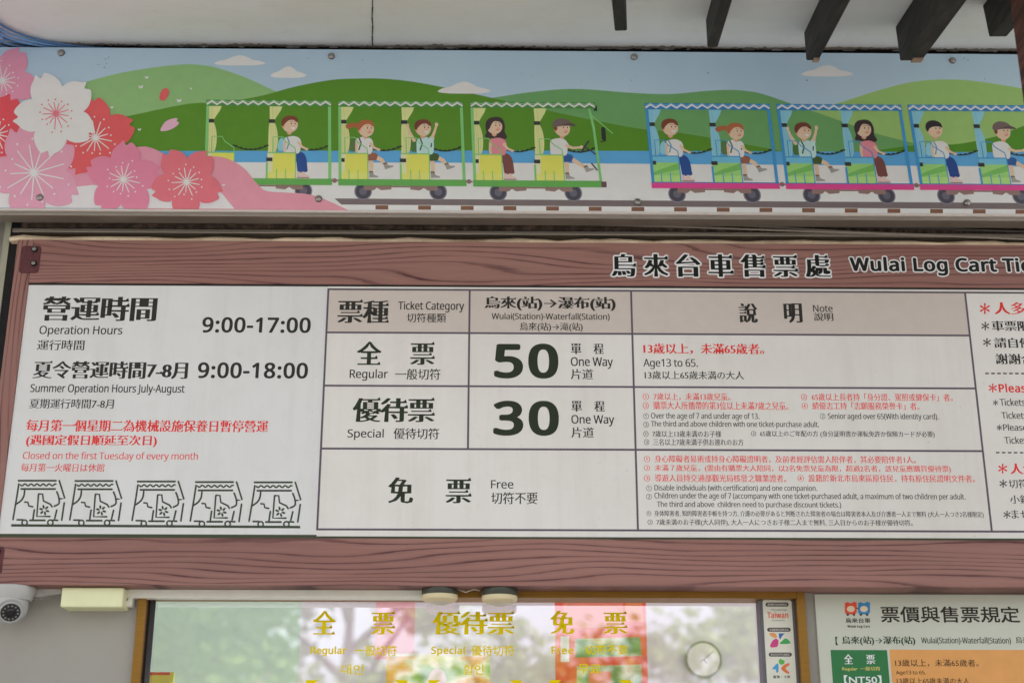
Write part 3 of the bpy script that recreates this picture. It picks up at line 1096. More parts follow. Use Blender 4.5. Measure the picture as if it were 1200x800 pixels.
for (a, b2) in ((72, 62.5), (388.5, 66.4), (743, 67.2), (1116, 71.5), (47, 232), (373.5, 233.4), (747, 237), (1133, 238)):
    p = at(a, b2, YB)
    g = MB()
    g.lathe([(0.0085, -0.0002), (0.0085, 0.0020), (0.0065, 0.0042), (0.003, 0.005)], (p.x, YB-0.0040, p.z), (0, -1, 0), M_SCREW, 18)
    g.lathe([(0.0045, 0.0), (0.0045, 0.0042)], (p.x, YB, p.z), (0, -1, 0), M_BLACK, 12)
    g.lathe([(0.0095, 0.0), (0.0095, 0.0040)], (p.x, YB, p.z), (0, -1, 0), mat((96, 92, 90), 0.6), 16)
    g.build('screw', banner, smooth=True)

f = B0(600)
for i in range(26):
    bx, by, sp = random.choice(((112, 70, 14), (122, 74, 6), (1133, 70, 6), (1150, 91, 3), (700, 90, 300), (560, 70, 400)))
    a, b2, r_ = bx+random.uniform(-sp, sp), by+random.uniform(-8, 8), random.uniform(.35, 1.0)
    f.poly([(a-r_*random.uniform(.5, 1.3), b2-r_*.4), (a+r_*.3, b2-r_*random.uniform(.5, 1.6)), (a+r_*random.uniform(.6, 1.2), b2+r_*.3), (a, b2+r_*random.uniform(.5, 1.5))], mat((112, 112, 118), 0.8))
f.mb.build('scuff_marks', banner)

# ================================================================== ticket signboard
def Sf(px, py):
    p = at(px, py, 0.0)
    return p.x, p.z
zS1, zS0 = at(600, 284.0, 0.0).z, at(600, 686.5, 0.0).z
xS0, xS1 = at(14.5, 330, 0.0).x, at(1500, 400, 0.0).x
zP1, zP0 = at(600, 334.0, 0.0).z, at(600, 631.0, 0.0).z
xP0, xP1 = at(33.5, 330, 0.0).x, at(1470, 400, 0.0).x
sign = thing('ticket_signboard', 'wide timber framed board listing opening hours and fares in Chinese, English and Japanese', 'sign', ((xS0+xS1)/2, 0, zS0))
def board(lo, hi, m_):
    g = MB()
    g.box(lo, hi, m_)
    return g.build('frame_board', sign, bevel=0.0015)
board((xP0, 0, zP1), (xS1, YW-0.003, zS1), M_WOOD)
board((xP0, 0, zS0), (xS1, YW-0.003, zP0), M_WOOD)
board((xS0, 0.0, zS0), (xP0-0.0006, YW-0.003, zS1), M_WOODV)
board((xP1, 0.0, zP0+.0005), (xS1, YW-0.003, zP1-.0005), M_WOODV)
# iron corner plates
M_IRON = mat((84, 44, 48), 0.6, var=0.25, scale=120)
for (a, b2, c, d, bolts) in ((24.5, 288, 46.5, 320.5, ((41, 292.5), (40, 309))), (-18, 640, 3.5, 672, ((-3, 646), (-4, 664)))):
    A, B_ = at(a, b2, 0), at(c, d, 0)
    g = MB()
    xm = (A.x+B_.x)/2
    hw, hh = abs(B_.x-A.x)/2-.003, abs(A.z-B_.z)/2
    zm = (A.z+B_.z)/2
    n_ = 22
    rim = []
    for k in range(n_):
        q = 2*math.pi*k/n_
        e = 0.22
        cx_, sy_ = math.cos(q), math.sin(q)
        rim.append((xm+hw*math.copysign(abs(cx_)**e, cx_)*random.uniform(.97, 1.02), zm+hh*math.copysign(abs(sy_)**e, sy_)*random.uniform(.98, 1.01)))
    g.mesh([(x, -0.0015, z) for x, z in rim]+[(x, 0.0005, z) for x, z in rim], [tuple(range(n_))[::-1]]+[(i, (i+1) % n_, n_+(i+1) % n_, n_+i) for i in range(n_)], M_IRON)
    br_ = g.build('corner_plate', sign, bevel=0.0006)
    for (px, py) in bolts:
        p = at(px, py, 0)
        g = MB()
        g.lathe([(0.0085, 0.0), (0.0085, 0.003), (0.006, 0.0035)], (p.x, -0.0015, p.z), (0, -1, 0), M_BLACK, 16)
        g.lathe([(0.0055, 0.003), (0.0055, 0.006), (0.003, 0.0078)], (p.x, -0.0015, p.z), (0, -1, 0), M_STEEL, 16)
        g.build('bolt', br_, smooth=True)

DK = (58, 56, 52)
GRN = (52, 60, 44)
RED = (206, 48, 46)
LINE = (84, 74, 84)
YPn = 0.004           # printed panels lie just behind the frame's face
panelA = MB()
xab = at(384.5, 336, 0).x
xab2 = at(369, 625, 0).x
fA = Flat(Sf, YPn)
panelA.face([(xP0, YPn, zP0), (xP1, YPn, zP0), (xP1, YPn, zP1), (xP0, YPn, zP1)], M_PAPER2)
hours = panelA.build('hours_panel', sign, label='pale sheet with opening hours and five cart icons')
panelB = MB()
YPb = 0.0028
zB1 = at(600, 336.3, 0).z
zB0 = at(600, 628.3, 0).z
panelB.box((xab, YPb, zB0), (xP1-.002, YPn-0.0001, zB1), M_PAPER)
fare = panelB.build('fare_panel', sign, label='cream sheet with the fare table and notices')

f = Flat(Sf, YPn)
BK = mat((34, 32, 30), 0.5, var=0.02)
f.mb.mesh([(xP0, f.y(), zP1-.0055), (xP1, f.y(), zP1-.0055), (xP1, f.y(), zP1), (xP0, f.y(), zP1)], [(0, 1, 2, 3)], BK)
GR = mat((58, 66, 46), 0.5, var=0.02)
f.mb.mesh([(xP0, f.y(), zP0), (xP1, f.y(), zP0), (xP1, f.y(), zP0+.0095), (xP0, f.y(), zP0+.0095)], [(0, 1, 2, 3)], GR)
f.mb.build('border_line', hours)

def lettering(par, Y, rows, name='lettering', label=None):
    f = Flat(Sf, Y)
    for r_ in rows:
        write(f, *r_)
    return f.mb.build(name, par, label=label)
lettering(hours, YPn, [
    ('營運時間', 48.7, 183.6, 347, 375.4, DK, 'ming'), ('Operation Hours', 45.5, 143, 381, 394, DK, 'lat'), ('運行時間', 43, 98.5, 397.6, 409.6, DK, 'mingl'),
    ('9:00-17:00', 236.6, 364, 371, 389.4, DK, 'latb')], 'hours_lettering')
lettering(hours, YPn, [
    ('夏令營運時間7-8月', 38.3, 220, 422, 443, DK, 'ming'), ('9:00-18:00', 231.4, 360.7, 424, 442.8, DK, 'latb'),
    ('Summer Operation Hours July-August', 35, 216, 449.2, 462, DK, 'lat'), ('夏期運行時間7-8月', 34, 133, 466.6, 478, DK, 'mingl')], 'summer_hours_lettering')
lettering(hours, YPn, [
    ('每月第一個星期二為機械設施保養日暫停營運', 30, 314, 491.3, 505.3, RED, 'mingt'), ('(遇國定假日順延至次日)', 30, 183.6, 508.6, 523, RED, 'mingt'),
    ('Closed on the first Tuesday of every month', 26, 231.7, 528.8, 540, (202, 84, 80), 'lats'), ('每月第一火曜日は休館', 24, 122, 542.3, 552, (202, 70, 66), 'mingl')], 'closing_day_lettering')
# five line-drawn carts on a rail
IC = mat(GRN, 0.5, var=0.02)
for ox, oy in ((0, 0), (205, 1), (430, 3), (640, 5), (852, 6)):
    def Ic(X, Y, ox=ox, oy=oy):
        return Sf((X+ox)/3.077+0.11*(0 if True else 1), 450+(Y+oy)/3.077)
    f = Flat(Ic, YPn)
    wv = [(72+i*4.0, 361+3.6*math.sin(i*1.15)) for i in range(33)]
    for s, wd in (([(65, 346), (200, 346)], 7), (wv, 6), ([(75, 376), (197, 376)], 7), ([(66, 358), (58, 410), (45, 486)], 6.5),
                  (smooth_pts([(87, 382), (84, 402), (74, 418), (57, 430)], 4), 6.5), ([(212, 346), (232, 410), (216, 411)], 6.5),
                  (smooth_pts([(203, 386), (210, 405), (211, 428), (194, 438)], 4), 6.5), ([(230, 426), (221, 488)], 6.5),
                  ([(88, 423), (99, 424), (102, 437), (116, 440)], 6.5), ([(122, 451), (117, 485)], 6.5),
                  ([(138, 394), (152, 394), (155, 419), (180, 431), (186, 440)], 6.5), ([(137, 397), (131, 475), (178, 475)], 6.5), ([(203, 452), (196, 482)], 6.5),
                  ([(60, 487), (80, 487)], 6.5), ([(106, 489), (160, 489)], 7), ([(190, 488), (206, 489)], 6.5)):
        f.stroke(s, wd, IC)
    for k in range(6):
        a = k*math.pi/3+.3
        f.poly(ell(158+12*math.cos(a), 452+12*math.sin(a), 7.5, 4, 10, a), IC)
        f.L -= 1
    for cx_ in (87, 180):
        f.stroke([(cx_+9.5*math.cos(q*math.pi/9), 497+9.5*math.sin(q*math.pi/9)) for q in range(18)]+[(cx_+9.5, 497)], 6, IC, False)
    f.mb.build('cart_icon', hours)
f = Flat(Sf, YPn)
f.stroke([(12.5, 614.8), (351.5, 616.8)], 3.0, IC, False)
f.mb.build('rail_line', hours)

# fare table: tinted heading row, ruled lines
HEAD = mat((186, 175, 167), 0.45, var=0.03)
def wl(px, py):
    return Sf(px, py)
f = Flat(Sf, YPb)
xr0, xr1, xr2, xr3 = at(376.0, 525, 0).x, at(549.3, 440, 0).x, at(742.5, 440, 0).x, at(1149, 500, 0).x
zr = [at(600, y, 0).z for y in (339.5, 390.0, 452.2, 525.8, 620.3)]
def zr_(x, z):
    return z
f.mb.mesh([(xr0, f.y(), zr[1]), (xr3, f.y(), zr[1]), (xr3, f.y(), zr[0]), (xr0, f.y(), zr[0])], [(0, 1, 2, 3)], HEAD)
f.mb.build('heading_row', fare, label='pinkish grey heading row of the fare table')
f = Flat(Sf, YPb)
f.L = 3
LM = mat(LINE, 0.5, var=0.03)
hw = 0.0026
def hl(x0_, x1_, z):
    f.mb.mesh([(x0_, f.y(), z-hw), (x1_, f.y(), z-hw), (x1_, f.y(), z+hw), (x0_, f.y(), z+hw)], [(0, 1, 2, 3)], LM)
def vl(x, z0_, z1_, Ld=1):
    f.L += Ld
    f.mb.mesh([(x-hw, f.y(), z0_), (x+hw, f.y(), z0_), (x+hw, f.y(), z1_), (x-hw, f.y(), z1_)], [(0, 1, 2, 3)], LM)
    f.L -= Ld
for z in zr[1:4]:
    hl(xr0, xr3, z)
hl(xr0, xP1-.01, zr[0])
hl(xr0, xP1-.01, zr[4])
for x, bottom in ((xr0, zr[4]), (xr1, zr[3]), (xr2, zr[4]), (xr3, zr[4])):
    vl(x, bottom-hw, zr[0]+hw)
f.mb.build('table_lines', fare)

lettering(fare, YPb-.0002, [
    ('票種', 395.3, 456, 350, 378, DK, 'ming'), ('Ticket Category', 466.5, 544, 352.5, 365.5, DK, 'lat'), ('切符種類', 476.6, 522.7, 366.5, 377.3, DK, 'mingl'),
    ('烏來(站)→瀑布(站)', 567.6, 721.6, 347.2, 363.5, DK, 'ming'), ('Wulai(Station)-Waterfall(Station)', 576, 714.5, 366.3, 375.3, DK, 'lats'), ('烏來(站)→滝(站)', 609, 683, 377.3, 388.3, DK, 'mingl'),
    ('說', 866, 888, 355, 377.7, DK, 'ming'), ('明', 918.7, 940.4, 355, 377.7, DK, 'ming'), ('Note', 953, 976, 357, 365, DK, 'lats'), ('說明', 954, 976.7, 366, 375.6, DK, 'mingl')], 'heading_lettering')
lettering(fare, YPb, [
    ('全', 417.8, 447.3, 399.6, 427, GRN, 'ming'), ('票', 480.5, 509.7, 399.6, 427, GRN, 'ming'), ('Regular', 409.6, 454.5, 432, 445.6, DK, 'lat'), ('一般切符', 463, 516, 431.5, 444.5, DK, 'mingl')], 'regular_lettering')
lettering(fare, YPb, [
    ('優待票', 413, 509.7, 464.6, 494, GRN, 'ming'), ('Special', 407, 449.6, 502, 515, DK, 'lat'), ('優待切符', 461, 514.6, 501, 514, DK, 'mingl')], 'special_lettering')
lettering(fare, YPb, [
    ('50', 579, 654.4, 402, 443, GRN, 'latx'), ('單', 669, 681.3, 402, 414.3, DK, 'mingt'), ('程', 695.6, 707.4, 402, 414.3, DK, 'mingt'),
    ('One Way', 669, 718.4, 418, 431.7, DK, 'lat'), ('片道', 669, 695, 431.8, 444, DK, 'mingl')], 'regular_price_lettering')
lettering(fare, YPb, [
    ('30', 578, 655, 469, 510, GRN, 'latx'), ('單', 669.6, 682, 469.3, 481.7, DK, 'mingt'), ('程', 696.6, 708.6, 469.3, 481.7, DK, 'mingt'),
    ('One Way', 669.6, 720, 485.7, 499, DK, 'lat'), ('片道', 669.6, 696, 500, 512.4, DK, 'mingl')], 'special_price_lettering')
lettering(fare, YPb, [
    ('免', 454.5, 484.4, 558.7, 589, GRN, 'ming'), ('票', 522, 552.6, 558.7, 589, GRN, 'ming'), ('Free', 575.4, 601.7, 562, 571.8, DK, 'lat'), ('切符不要', 575.4, 630, 576, 590, DK, 'mingl')], 'free_lettering')
R2 = (214, 66, 60)
D2 = (84, 82, 78)
lettering(fare, YPb, [
    ('13歲以上，未滿65歲者。', 754, 895.6, 402, 414.5, RED, 'mingt'), ('Age13 to 65.', 754, 818, 420, 432, DK, 'lats'), ('13歲以上65歲未満の大人', 755.6, 872, 434.2, 444, DK, 'mingl')], 'regular_note_lettering')
lettering(fare, YPb, [
    ('①  7歲以上，未滿13歲兒童。', 753.4, 856, 459.8, 468.6, R2, 'mingl'), ('③  購票大人所攜帶的第3位以上未滿7歲之兒童。', 753.4, 924, 470, 479.5, R2, 'mingl'),
    ('②  65歲以上長者持「身分證、駕照或健保卡」者。', 939, 1116.6, 460, 469.2, R2, 'mingl'), ('④  績優志工持「志願服務榮譽卡」者。', 939.8, 1077.6, 470.3, 479.5, R2, 'mingl'),
    ('①', 754, 760.5, 483.6, 490.4, D2, 'gothl'), ('Over the age of 7 and under age of 13.', 763, 890, 483, 492.2, D2, 'lats'), ('②', 961, 967.5, 483.8, 490.6, D2, 'gothl'), ('Senior aged over 65(With identity card).', 970.5, 1100, 483.6, 492.6, D2, 'lats'),
    ('③', 754, 760.5, 493.5, 500.3, D2, 'gothl'), ('The third and above children with one ticket-purchase adult.', 763, 960, 492.8, 501.5, D2, 'lats'),
    ('①  7歲以上13歲未満のお子様', 754, 845.5, 504, 511.7, D2, 'mingl'), ('②  65歲以上のご年配の方 (身分証明書か運転免許か保険カードが必要)', 880.4, 1095.6, 504.2, 512.4, D2, 'mingl'),
    ('③  三名以上7歲未満子供お連れのお方', 755, 871.5, 513.6, 521.4, D2, 'mingl')], 'special_note_lettering')
lettering(fare, YPb, [
    ('①  身心障礙者易術或持身心障礙證明者，及前者經評估需人陪伴者，其必要陪伴者1人。', 754.7, 1073.5, 533.2, 542, R2, 'mingl'),
    ('②  未滿７歲兒童，(需由有購票大人陪同，以2名免票兒童為限，超過2名者，該兒童應購買優待票)', 754.7, 1114.6, 544.2, 553.2, R2, 'mingl'),
    ('③  導遊人員持交通部觀光局核發之職業證者。', 754.7, 921.5, 555.3, 564.2, R2, 'mingl'), ('④  設籍於新北市烏來區原住民，持有原住民證明文件者。', 935, 1142.7, 555.6, 564.5, R2, 'mingl'),
    ('①', 757.4, 764, 568.2, 574.8, D2, 'gothl'), ('Disable individuals (with certification) and one companion.', 767, 958, 567.5, 576.3, D2, 'lats'),
    ('②', 757.4, 764, 578, 584.6, D2, 'gothl'), ('Children under the age of 7 (accompany with one ticket-purchased adult, a maximum of two children per adult.', 767, 1131.7, 577, 586, D2, 'lats'),
    ('The third and above  children need to purchase discount tickets.)', 770, 986, 587, 595.6, D2, 'lats'),
    ('①  身体障害者, 知的障害者手帳を持つ方, 介護の必要があると判断された障害者の場合は障害者本人及び介護者一人まで無料 (大人一人つき2名様限定)', 758, 1153, 598, 606, D2, 'mingl'),
    ('②  7歲未満のお子様(大人同伴), 大人一人につきお子様二人まで無料, 三人目からのお子様が優待切符。', 759, 1069.8, 608, 616.2, D2, 'mingl')], 'free_note_lettering')
# notices at the right end
def star(f, cx_, cy2, r_, rgb):
    m_ = mat(rgb, 0.5, var=0.03)
    for k in range(6):
        a = k*math.pi/3+math.pi/6
        f.stroke([(cx_, cy2), (cx_+r_*math.cos(a), cy2+r_*math.sin(a))], [r_*.2, r_*.42], m_)
def notice(rows, stars, name):
    f = Flat(Sf, YPb)
    for (s, xl, y1, y2, cw, rgb, st) in rows:
        write(f, s, xl, xl+cw, y1, y2, rgb, st)
    for s_ in stars:
        star(f, *s_)
    return f.mb.build(name, fare)
notice([('人多時', 1165.3, 353.7, 368, 56, RED, 'ming'), ('車票限當日有效', 1162.4, 375.2, 387.4, 104, DK, 'mingt'), ('請自備零錢', 1165.3, 395, 407.2, 74, DK, 'mingt'), ('謝謝合作', 1167, 414, 426.2, 60, DK, 'mingt')],
       [(1154.5, 361, 5.4, RED), (1155, 381.5, 4.2, DK), (1157, 400.6, 4.2, DK)], 'chinese_notice_lettering')
notice([('Please note', 1170.7, 449, 459.4, 72, RED, 'latb'), ('Tickets are valid', 1172, 466.5, 475, 68, DK, 'lats'), ('Tickets once sold', 1174, 482, 490.2, 74, DK, 'lats'), ('Please prepare', 1176, 496.3, 506.4, 66, DK, 'lats'), ('Ticket office', 1177.5, 511, 519.4, 52, DK, 'lats')],
       [(1163.8, 454, 4.4, RED), (1167, 471.3, 2.8, DK), (1171.5, 500.5, 2.8, DK)], 'english_notice_lettering')
notice([('人が', 1184, 542.4, 555, 30, RED, 'ming'), ('切符は', 1182.3, 561, 571.4, 34, DK, 'mingl'), ('小銭を', 1184, 579.6, 589.6, 34, DK, 'mingl'), ('ません', 1185.5, 597, 607, 34, DK, 'mingl')],
       [(1175.5, 548.4, 4.8, RED), (1176, 566, 4, DK), (1180.5, 602.3, 3.8, DK)], 'japanese_notice_lettering')
f = Flat(Sf, YPb)
for y, xx in ((437, 1155), (529.7, 1167.5)):
    x = xx
    while x < 1440:
        f.stroke([(x, y+(x-xx)*.003), (x+4.2, y+(x-xx)*.003)], 1.7, mat(DK, 0.5, var=0.03), False)
        f.L -= 1
        x += 7.0
f.mb.build('dashed_line', fare)
# heading across the frame: black letters edged in white
f = Flat(Sf, 0.0)
WHT = (226, 220, 214)
chars = '烏來台車售票處'
for i, ch in enumerate(chars):
    a = 716+i*37.9
    L0 = f.L
    for dx, dy in ((-1.7, 0), (1.7, 0), (0, -1.7), (0, 1.7), (-1.3, -1.3), (1.3, 1.3), (-1.3, 1.3), (1.3, -1.3)):
        write(f, ch, a+dx, a+29.5+dx, 297.6+dy+i*.12, 324+dy+i*.12, WHT, 'ming')
    write(f, ch, a, a+29.5, 297.6+i*.12, 324+i*.12, (36, 36, 32), 'ming')
    f.L = L0
L0 = f.L
for dx, dy in ((-1.5, 0), (1.5, 0), (0, -1.5), (0, 1.5), (-1.1, -1.1), (1.1, 1.1), (-1.1, 1.1), (1.1, -1.1)):
    write(f, 'Wulai Log Cart Ticket Office', 996+dx, 1320+dx, 301.6+dy, 323.5+dy, WHT, 'latb')
write(f, 'Wulai Log Cart Ticket Office', 996, 1320, 301.6, 323.5, (44, 42, 40), 'latb')
f.mb.build('title_lettering', sign)

# ================================================================== price poster at the lower right
YQ = YW-0.004
pz1 = at(1080, 695.5, YQ).z
px0 = at(953.5, 697, YQ).x
poster = thing('price_poster', 'pale green white poster of fare rules with green and orange boxes beside the window', 'poster', (px0+0.4, YQ, pz1-0.62))
def Qf(px, py):
    p = at(px, py, YQ)
    return p.x, p.z
g = MB()
g.box((px0, YQ, pz1-0.62), (px0+0.80, YW-0.0005, pz1), grime_paint('poster_sheet', (182, 184, 170), (168, 170, 154), amount=.3, sc1=3, rough=0.4))
g.build('sheet', poster)
g = MB()
g.box((px0, YQ-0.001, pz1-0.002), (px0+0.80, YQ-.0002, pz1), mat((120, 112, 104), 0.6))
g.box((px0, YQ-0.001, pz1-0.62), (px0+0.002, YQ-.0002, pz1-.0025), mat((120, 112, 104), 0.6))
g.build('edge', poster)
f = Flat(Qf, YQ)
gx0, gx1, ox0 = at(973.5, 765, YQ).x, at(1039.8, 765, YQ).x, at(1042.5, 765, YQ).x
zg1 = at(1000, 761, YQ).z
f.mb.mesh([(gx0, f.y(), zg1-.2), (gx1, f.y(), zg1-.2), (gx1, f.y(), zg1), (gx0, f.y(), zg1)], [(0, 1, 2, 3)], mat((44, 108, 62), 0.45))
f.mb.build('green_box', poster)
f = Flat(Qf, YQ)
f.mb.mesh([(ox0, f.y(), zg1-.2), (px0+.76, f.y(), zg1-.2), (px0+.76, f.y(), zg1+.001), (ox0, f.y(), zg1+.001)], [(0, 1, 2, 3)], mat((204, 146, 84), 0.45))
f.mb.build('orange_box', poster)
f = Flat(Qf, YQ-.0002)
write(f, '票價與售票規定', 1032, 1194.7, 710, 729, (66, 58, 50), 'goth')
write(f, '【', 979, 982, 745.5, 755.5, (40, 74, 48), 'mingt')
write(f, '烏來(站)→瀑布(站)', 986.5, 1072.5, 745, 755.6, (40, 74, 48), 'mingt')
write(f, 'Wulai(Station)-Waterfall(Station)', 1079.5, 1184.5, 746, 754.8, (64, 76, 60), 'lats')
write(f, '烏來(站)→滝(站)', 1190, 1250, 745.5, 754.5, (64, 76, 60), 'mingl')
f.mb.build('lettering', poster)
f = Flat(Qf, YQ-.0002)
CW = (226, 228, 214)
write(f, '全', 989, 999.5, 766, 777.5, CW, 'mingt')
write(f, '票', 1015, 1025.5, 766, 777.5, CW, 'mingt')
write(f, 'Regular  一般切符', 987, 1031.5, 780.5, 786, (206, 190, 110), 'gothl')
write(f, '【NT50】', 989, 1033, 790.6, 801, CW, 'goth')
write(f, '13歲以上，未滿65歲者。', 1049, 1146.7, 772, 780.6, (84, 66, 44), 'gothl')
write(f, 'Age13 to 65.', 1050, 1085, 785.3, 791, (84, 66, 44), 'lats')
write(f, '13歲以上65歲未満の大人', 1051, 1136, 793.6, 801, (84, 66, 44), 'gothl')
f.mb.build('fare_lettering', poster)
f = Flat(Qf, YQ-.0002)
for (a, b2, rgb, s) in ((990, 1004, (206, 74, 52), 0), (1005.4, 1019.5, (52, 124, 172), 1)):
    f.poly([(a, 706), (a+3, 705), (a+7, 706.4), (b2-3, 704.6), (b2, 705.5), (b2, 717), (b2-2, 719.4), (a+2, 719.4), (a, 717)], mat(rgb, 0.5))
    f.poly(ell((a+b2)/2, 713, 4.6, 3.6, 16), mat((232, 190, 160), 0.5))
    for wx in (a+3.4, b2-3.4):
        f.poly(ell(wx, 719.6, 1.6, 1.6, 10), mat((70, 60, 60), 0.5))
f.rect(1003.4, 711.4, 1006, 713, mat((70, 60, 60), 0.5))
write(f, '烏來台車', 990.7, 1020, 723.6, 729.4, (60, 54, 48), 'goth')
write(f, 'Wulai Log Cart', 993, 1019.5, 731.8, 735.6, (60, 54, 48), 'latb')
f.mb.build('emblem', poster, label='red and blue cart emblem over small lettering')

# ================================================================== sticker strip on the window's right sash
YK = 0.0985
kx0, kx1 = at(894.5, 720, YK).x, at(928.5, 720, YK).x
kz1 = at(910, 702.5, YK).z
strip_o = thing('sticker_strip', 'narrow white sticker strip with tourism emblems on the grey window sash', 'sticker', ((kx0+kx1)/2, YK, kz1-0.42))
def Kf(px, py):
    p = at(px, py, YK)
    return p.x, p.z
g = MB()
rr = 0.006
pts = []
for (cx_, cz, a0) in ((kx1-rr, kz1-rr, 0), (kx0+rr, kz1-rr, 90), (kx0+rr, kz1-.42+rr, 180), (kx1-rr, kz1-.42+rr, 270)):
    for k in range(5):
        q = R(a0+k*22.5)
        pts.append((cx_+rr*math.cos(q), cz+rr*math.sin(q)))
n_ = len(pts)
g.mesh([(x, YK, z) for x, z in pts]+[(x, 0.0998, z) for x, z in pts], [tuple(range(n_))[::-1]]+[(i, (i+1) % n_, n_+(i+1) % n_, n_+i) for i in range(n_)], mat((204, 202, 188), 0.4))
g.build('sheet', strip_o)
f = Flat(Kf, YK)
PB = mat((62, 58, 56), 0.5)
for (a, b2, c, d) in ((897, 924.3, 705.4, 710.2), (899, 926.6, 734.7, 739.8), (900.8, 928, 763.8, 769)):
    f.poly(ell(a+2.4, (c+d)/2, 2.4, n=12)[3:10]+ell(b2-2.4, (c+d)/2, 2.4, n=12)[9:12]+ell(b2-2.4, (c+d)/2, 2.4, n=12)[0:4], PB)
    f.L -= 1
f.L += 1
for (s, a, b2, c, d) in (('臺灣觀光認證標章店', 899.4, 922, 706.5, 709.2), ('交通部觀光局核可店', 901.4, 924.2, 735.9, 738.7), ('新北市公平交易旅店', 903.2, 925.6, 765, 767.9)):
    write(f, s, a, b2, c, d, (206, 200, 190), 'gothl')
f.mb.build('caption_bar', strip_o)
f = Flat(Kf, YK)
write(f, 'Taiwan', 899, 923.8, 716.6, 723.8, (206, 92, 66), 'latb')
write(f, 'TOURISM', 903.5, 921.5, 713.2, 715.2, (110, 104, 96), 'latb')
write(f, 'the heart of Asia', 904.5, 919.5, 725.2, 727.2, (110, 104, 96), 'lats')
f.mb.build('lettering', strip_o)
f = Flat(Kf, YK)
f.poly(smooth_pts([(901.3, 741.6), (907.5, 741.2), (910.3, 744.5), (909.5, 747), (904.5, 745.4)], 4, True), mat((226, 146, 84), 0.5))
f.poly([(912.6, 741.4), (919.8, 741.6), (916.6, 744.6), (914.2, 749), (912.8, 746)], mat((58, 98, 160), 0.5))
f.poly(smooth_pts([(902.6, 757.5), (904.5, 751.2), (909, 747.8), (912.2, 750), (911.6, 756), (909.4, 757.6)], 4, True), mat((192, 62, 122), 0.5))
f.poly(smooth_pts([(914, 753.8), (917.5, 749.4), (921, 747.4), (925, 750.4), (925.6, 753.4)], 4, True), mat((64, 152, 80), 0.5))
f.mb.build('emblem', strip_o, label='emblem of four coloured shapes')
f = Flat(Kf, YK)
f.poly(smooth_pts([(912.5, 774.5), (914.2, 771.2), (917, 772.6), (919.3, 773.6), (918.6, 777.2), (914.6, 778)], 4, True), mat((88, 168, 72), 0.5))
f.poly(smooth_pts([(905, 783.5), (908, 779.2), (911.6, 776.6), (912.4, 781), (912, 786.6), (909.8, 787.4), (909, 783.6)], 4, True), mat((62, 142, 186), 0.5))
f.poly(smooth_pts([(915.4, 782.6), (919.4, 778), (924.4, 776.4), (925, 778.6), (920.6, 782.6), (924.8, 787), (923.8, 789), (918.6, 786.4)], 4, True), mat((228, 112, 62), 0.5))
write(f, '臺灣・卡票', 906, 926, 790.8, 794.2, (92, 90, 84), 'goth')
f.mb.build('emblem', strip_o, label='emblem of three coloured leaves')

# ================================================================== fittings under the sign
M_CREAM = mat((222, 212, 168), 0.45)
M_PLAST = mat((214, 208, 196), 0.4)
zu = zS0                               # underside of the sign
A, B_ = at(146, 688, 0.06), at(497, 701.0, 0.06)
trunk = thing('cable_trunking', 'off white plastic cable trunking running under the sign above the window', 'trunking', (A.x, 0.06, B_.z))
g = MB()
g.box((A.x, 0.060, B_.z), (B_.x, YW, at(146, 689, 0.06).z), M_PLAST)
g.build('channel', trunk, bevel=0.002)
g = MB()
g.box((A.x+.002, 0.056, B_.z+0.004), (B_.x-.002, 0.0597, at(146, 689, 0.06).z-0.003), M_PLAST)
g.build('lid', trunk, bevel=0.001)
# grey duct between the security camera and the box
A, B_ = at(38, 688, 0.07), at(73, 697, 0.07)
g = MB()
zA = at(38, 687.5, .07).z
g.mesh([(A.x, .062, zA), (B_.x, .062, zA), (B_.x, .062, at(73, 696, .07).z), (at(58, 697, .07).x, .062, at(58, 697, .07).z), (A.x, .062, at(38, 701, .07).z)]
       + [(A.x, YW, zA), (B_.x, YW, zA), (B_.x, YW, at(73, 696, .07).z), (at(58, 697, .07).x, YW, at(58, 697, .07).z), (A.x, YW, at(38, 701, .07).z)],
       [(4, 3, 2, 1, 0), (0, 1, 6, 5), (1, 2, 7, 6), (2, 3, 8, 7), (3, 4, 9, 8), (4, 0, 5, 9)], mat((186, 184, 178), 0.5))
o = g.build('cable_duct', bevel=0.002)
o['label'] = 'short grey white cable duct between the dome camera and the cream box'
o['category'] = 'duct'
A, B_ = at(72.5, 687.5, 0.02), at(143, 711, 0.02)
jb = thing('junction_box', 'cream plastic junction box on the wall under the left end of the sign', 'box', ((A.x+B_.x)/2, 0.02, B_.z))
g = MB()
g.box((A.x, 0.020, B_.z), (B_.x, YW, A.z), M_CREAM)
g.build('cover', jb, bevel=0.004)
A, B_ = at(143.6, 690, 0.05), at(153, 709.5, 0.05)
g = MB()
g.box((A.x, 0.05, B_.z+0.01), (A.x+0.008, YW, A.z), M_PLAST)
g.box((A.x, 0.06, B_.z), (B_.x, YW, B_.z+0.026), M_PLAST)
br_ = g.build('bracket', jb, bevel=0.002)
p = at(148.5, 702, 0.06)
g = MB()
g.lathe([(0.004, 0), (0.004, 0.003), (0.0025, 0.004)], (p.x, 0.0598, p.z), (0, -1, 0), M_STEEL, 12)
g.build('screw', br_, smooth=True)
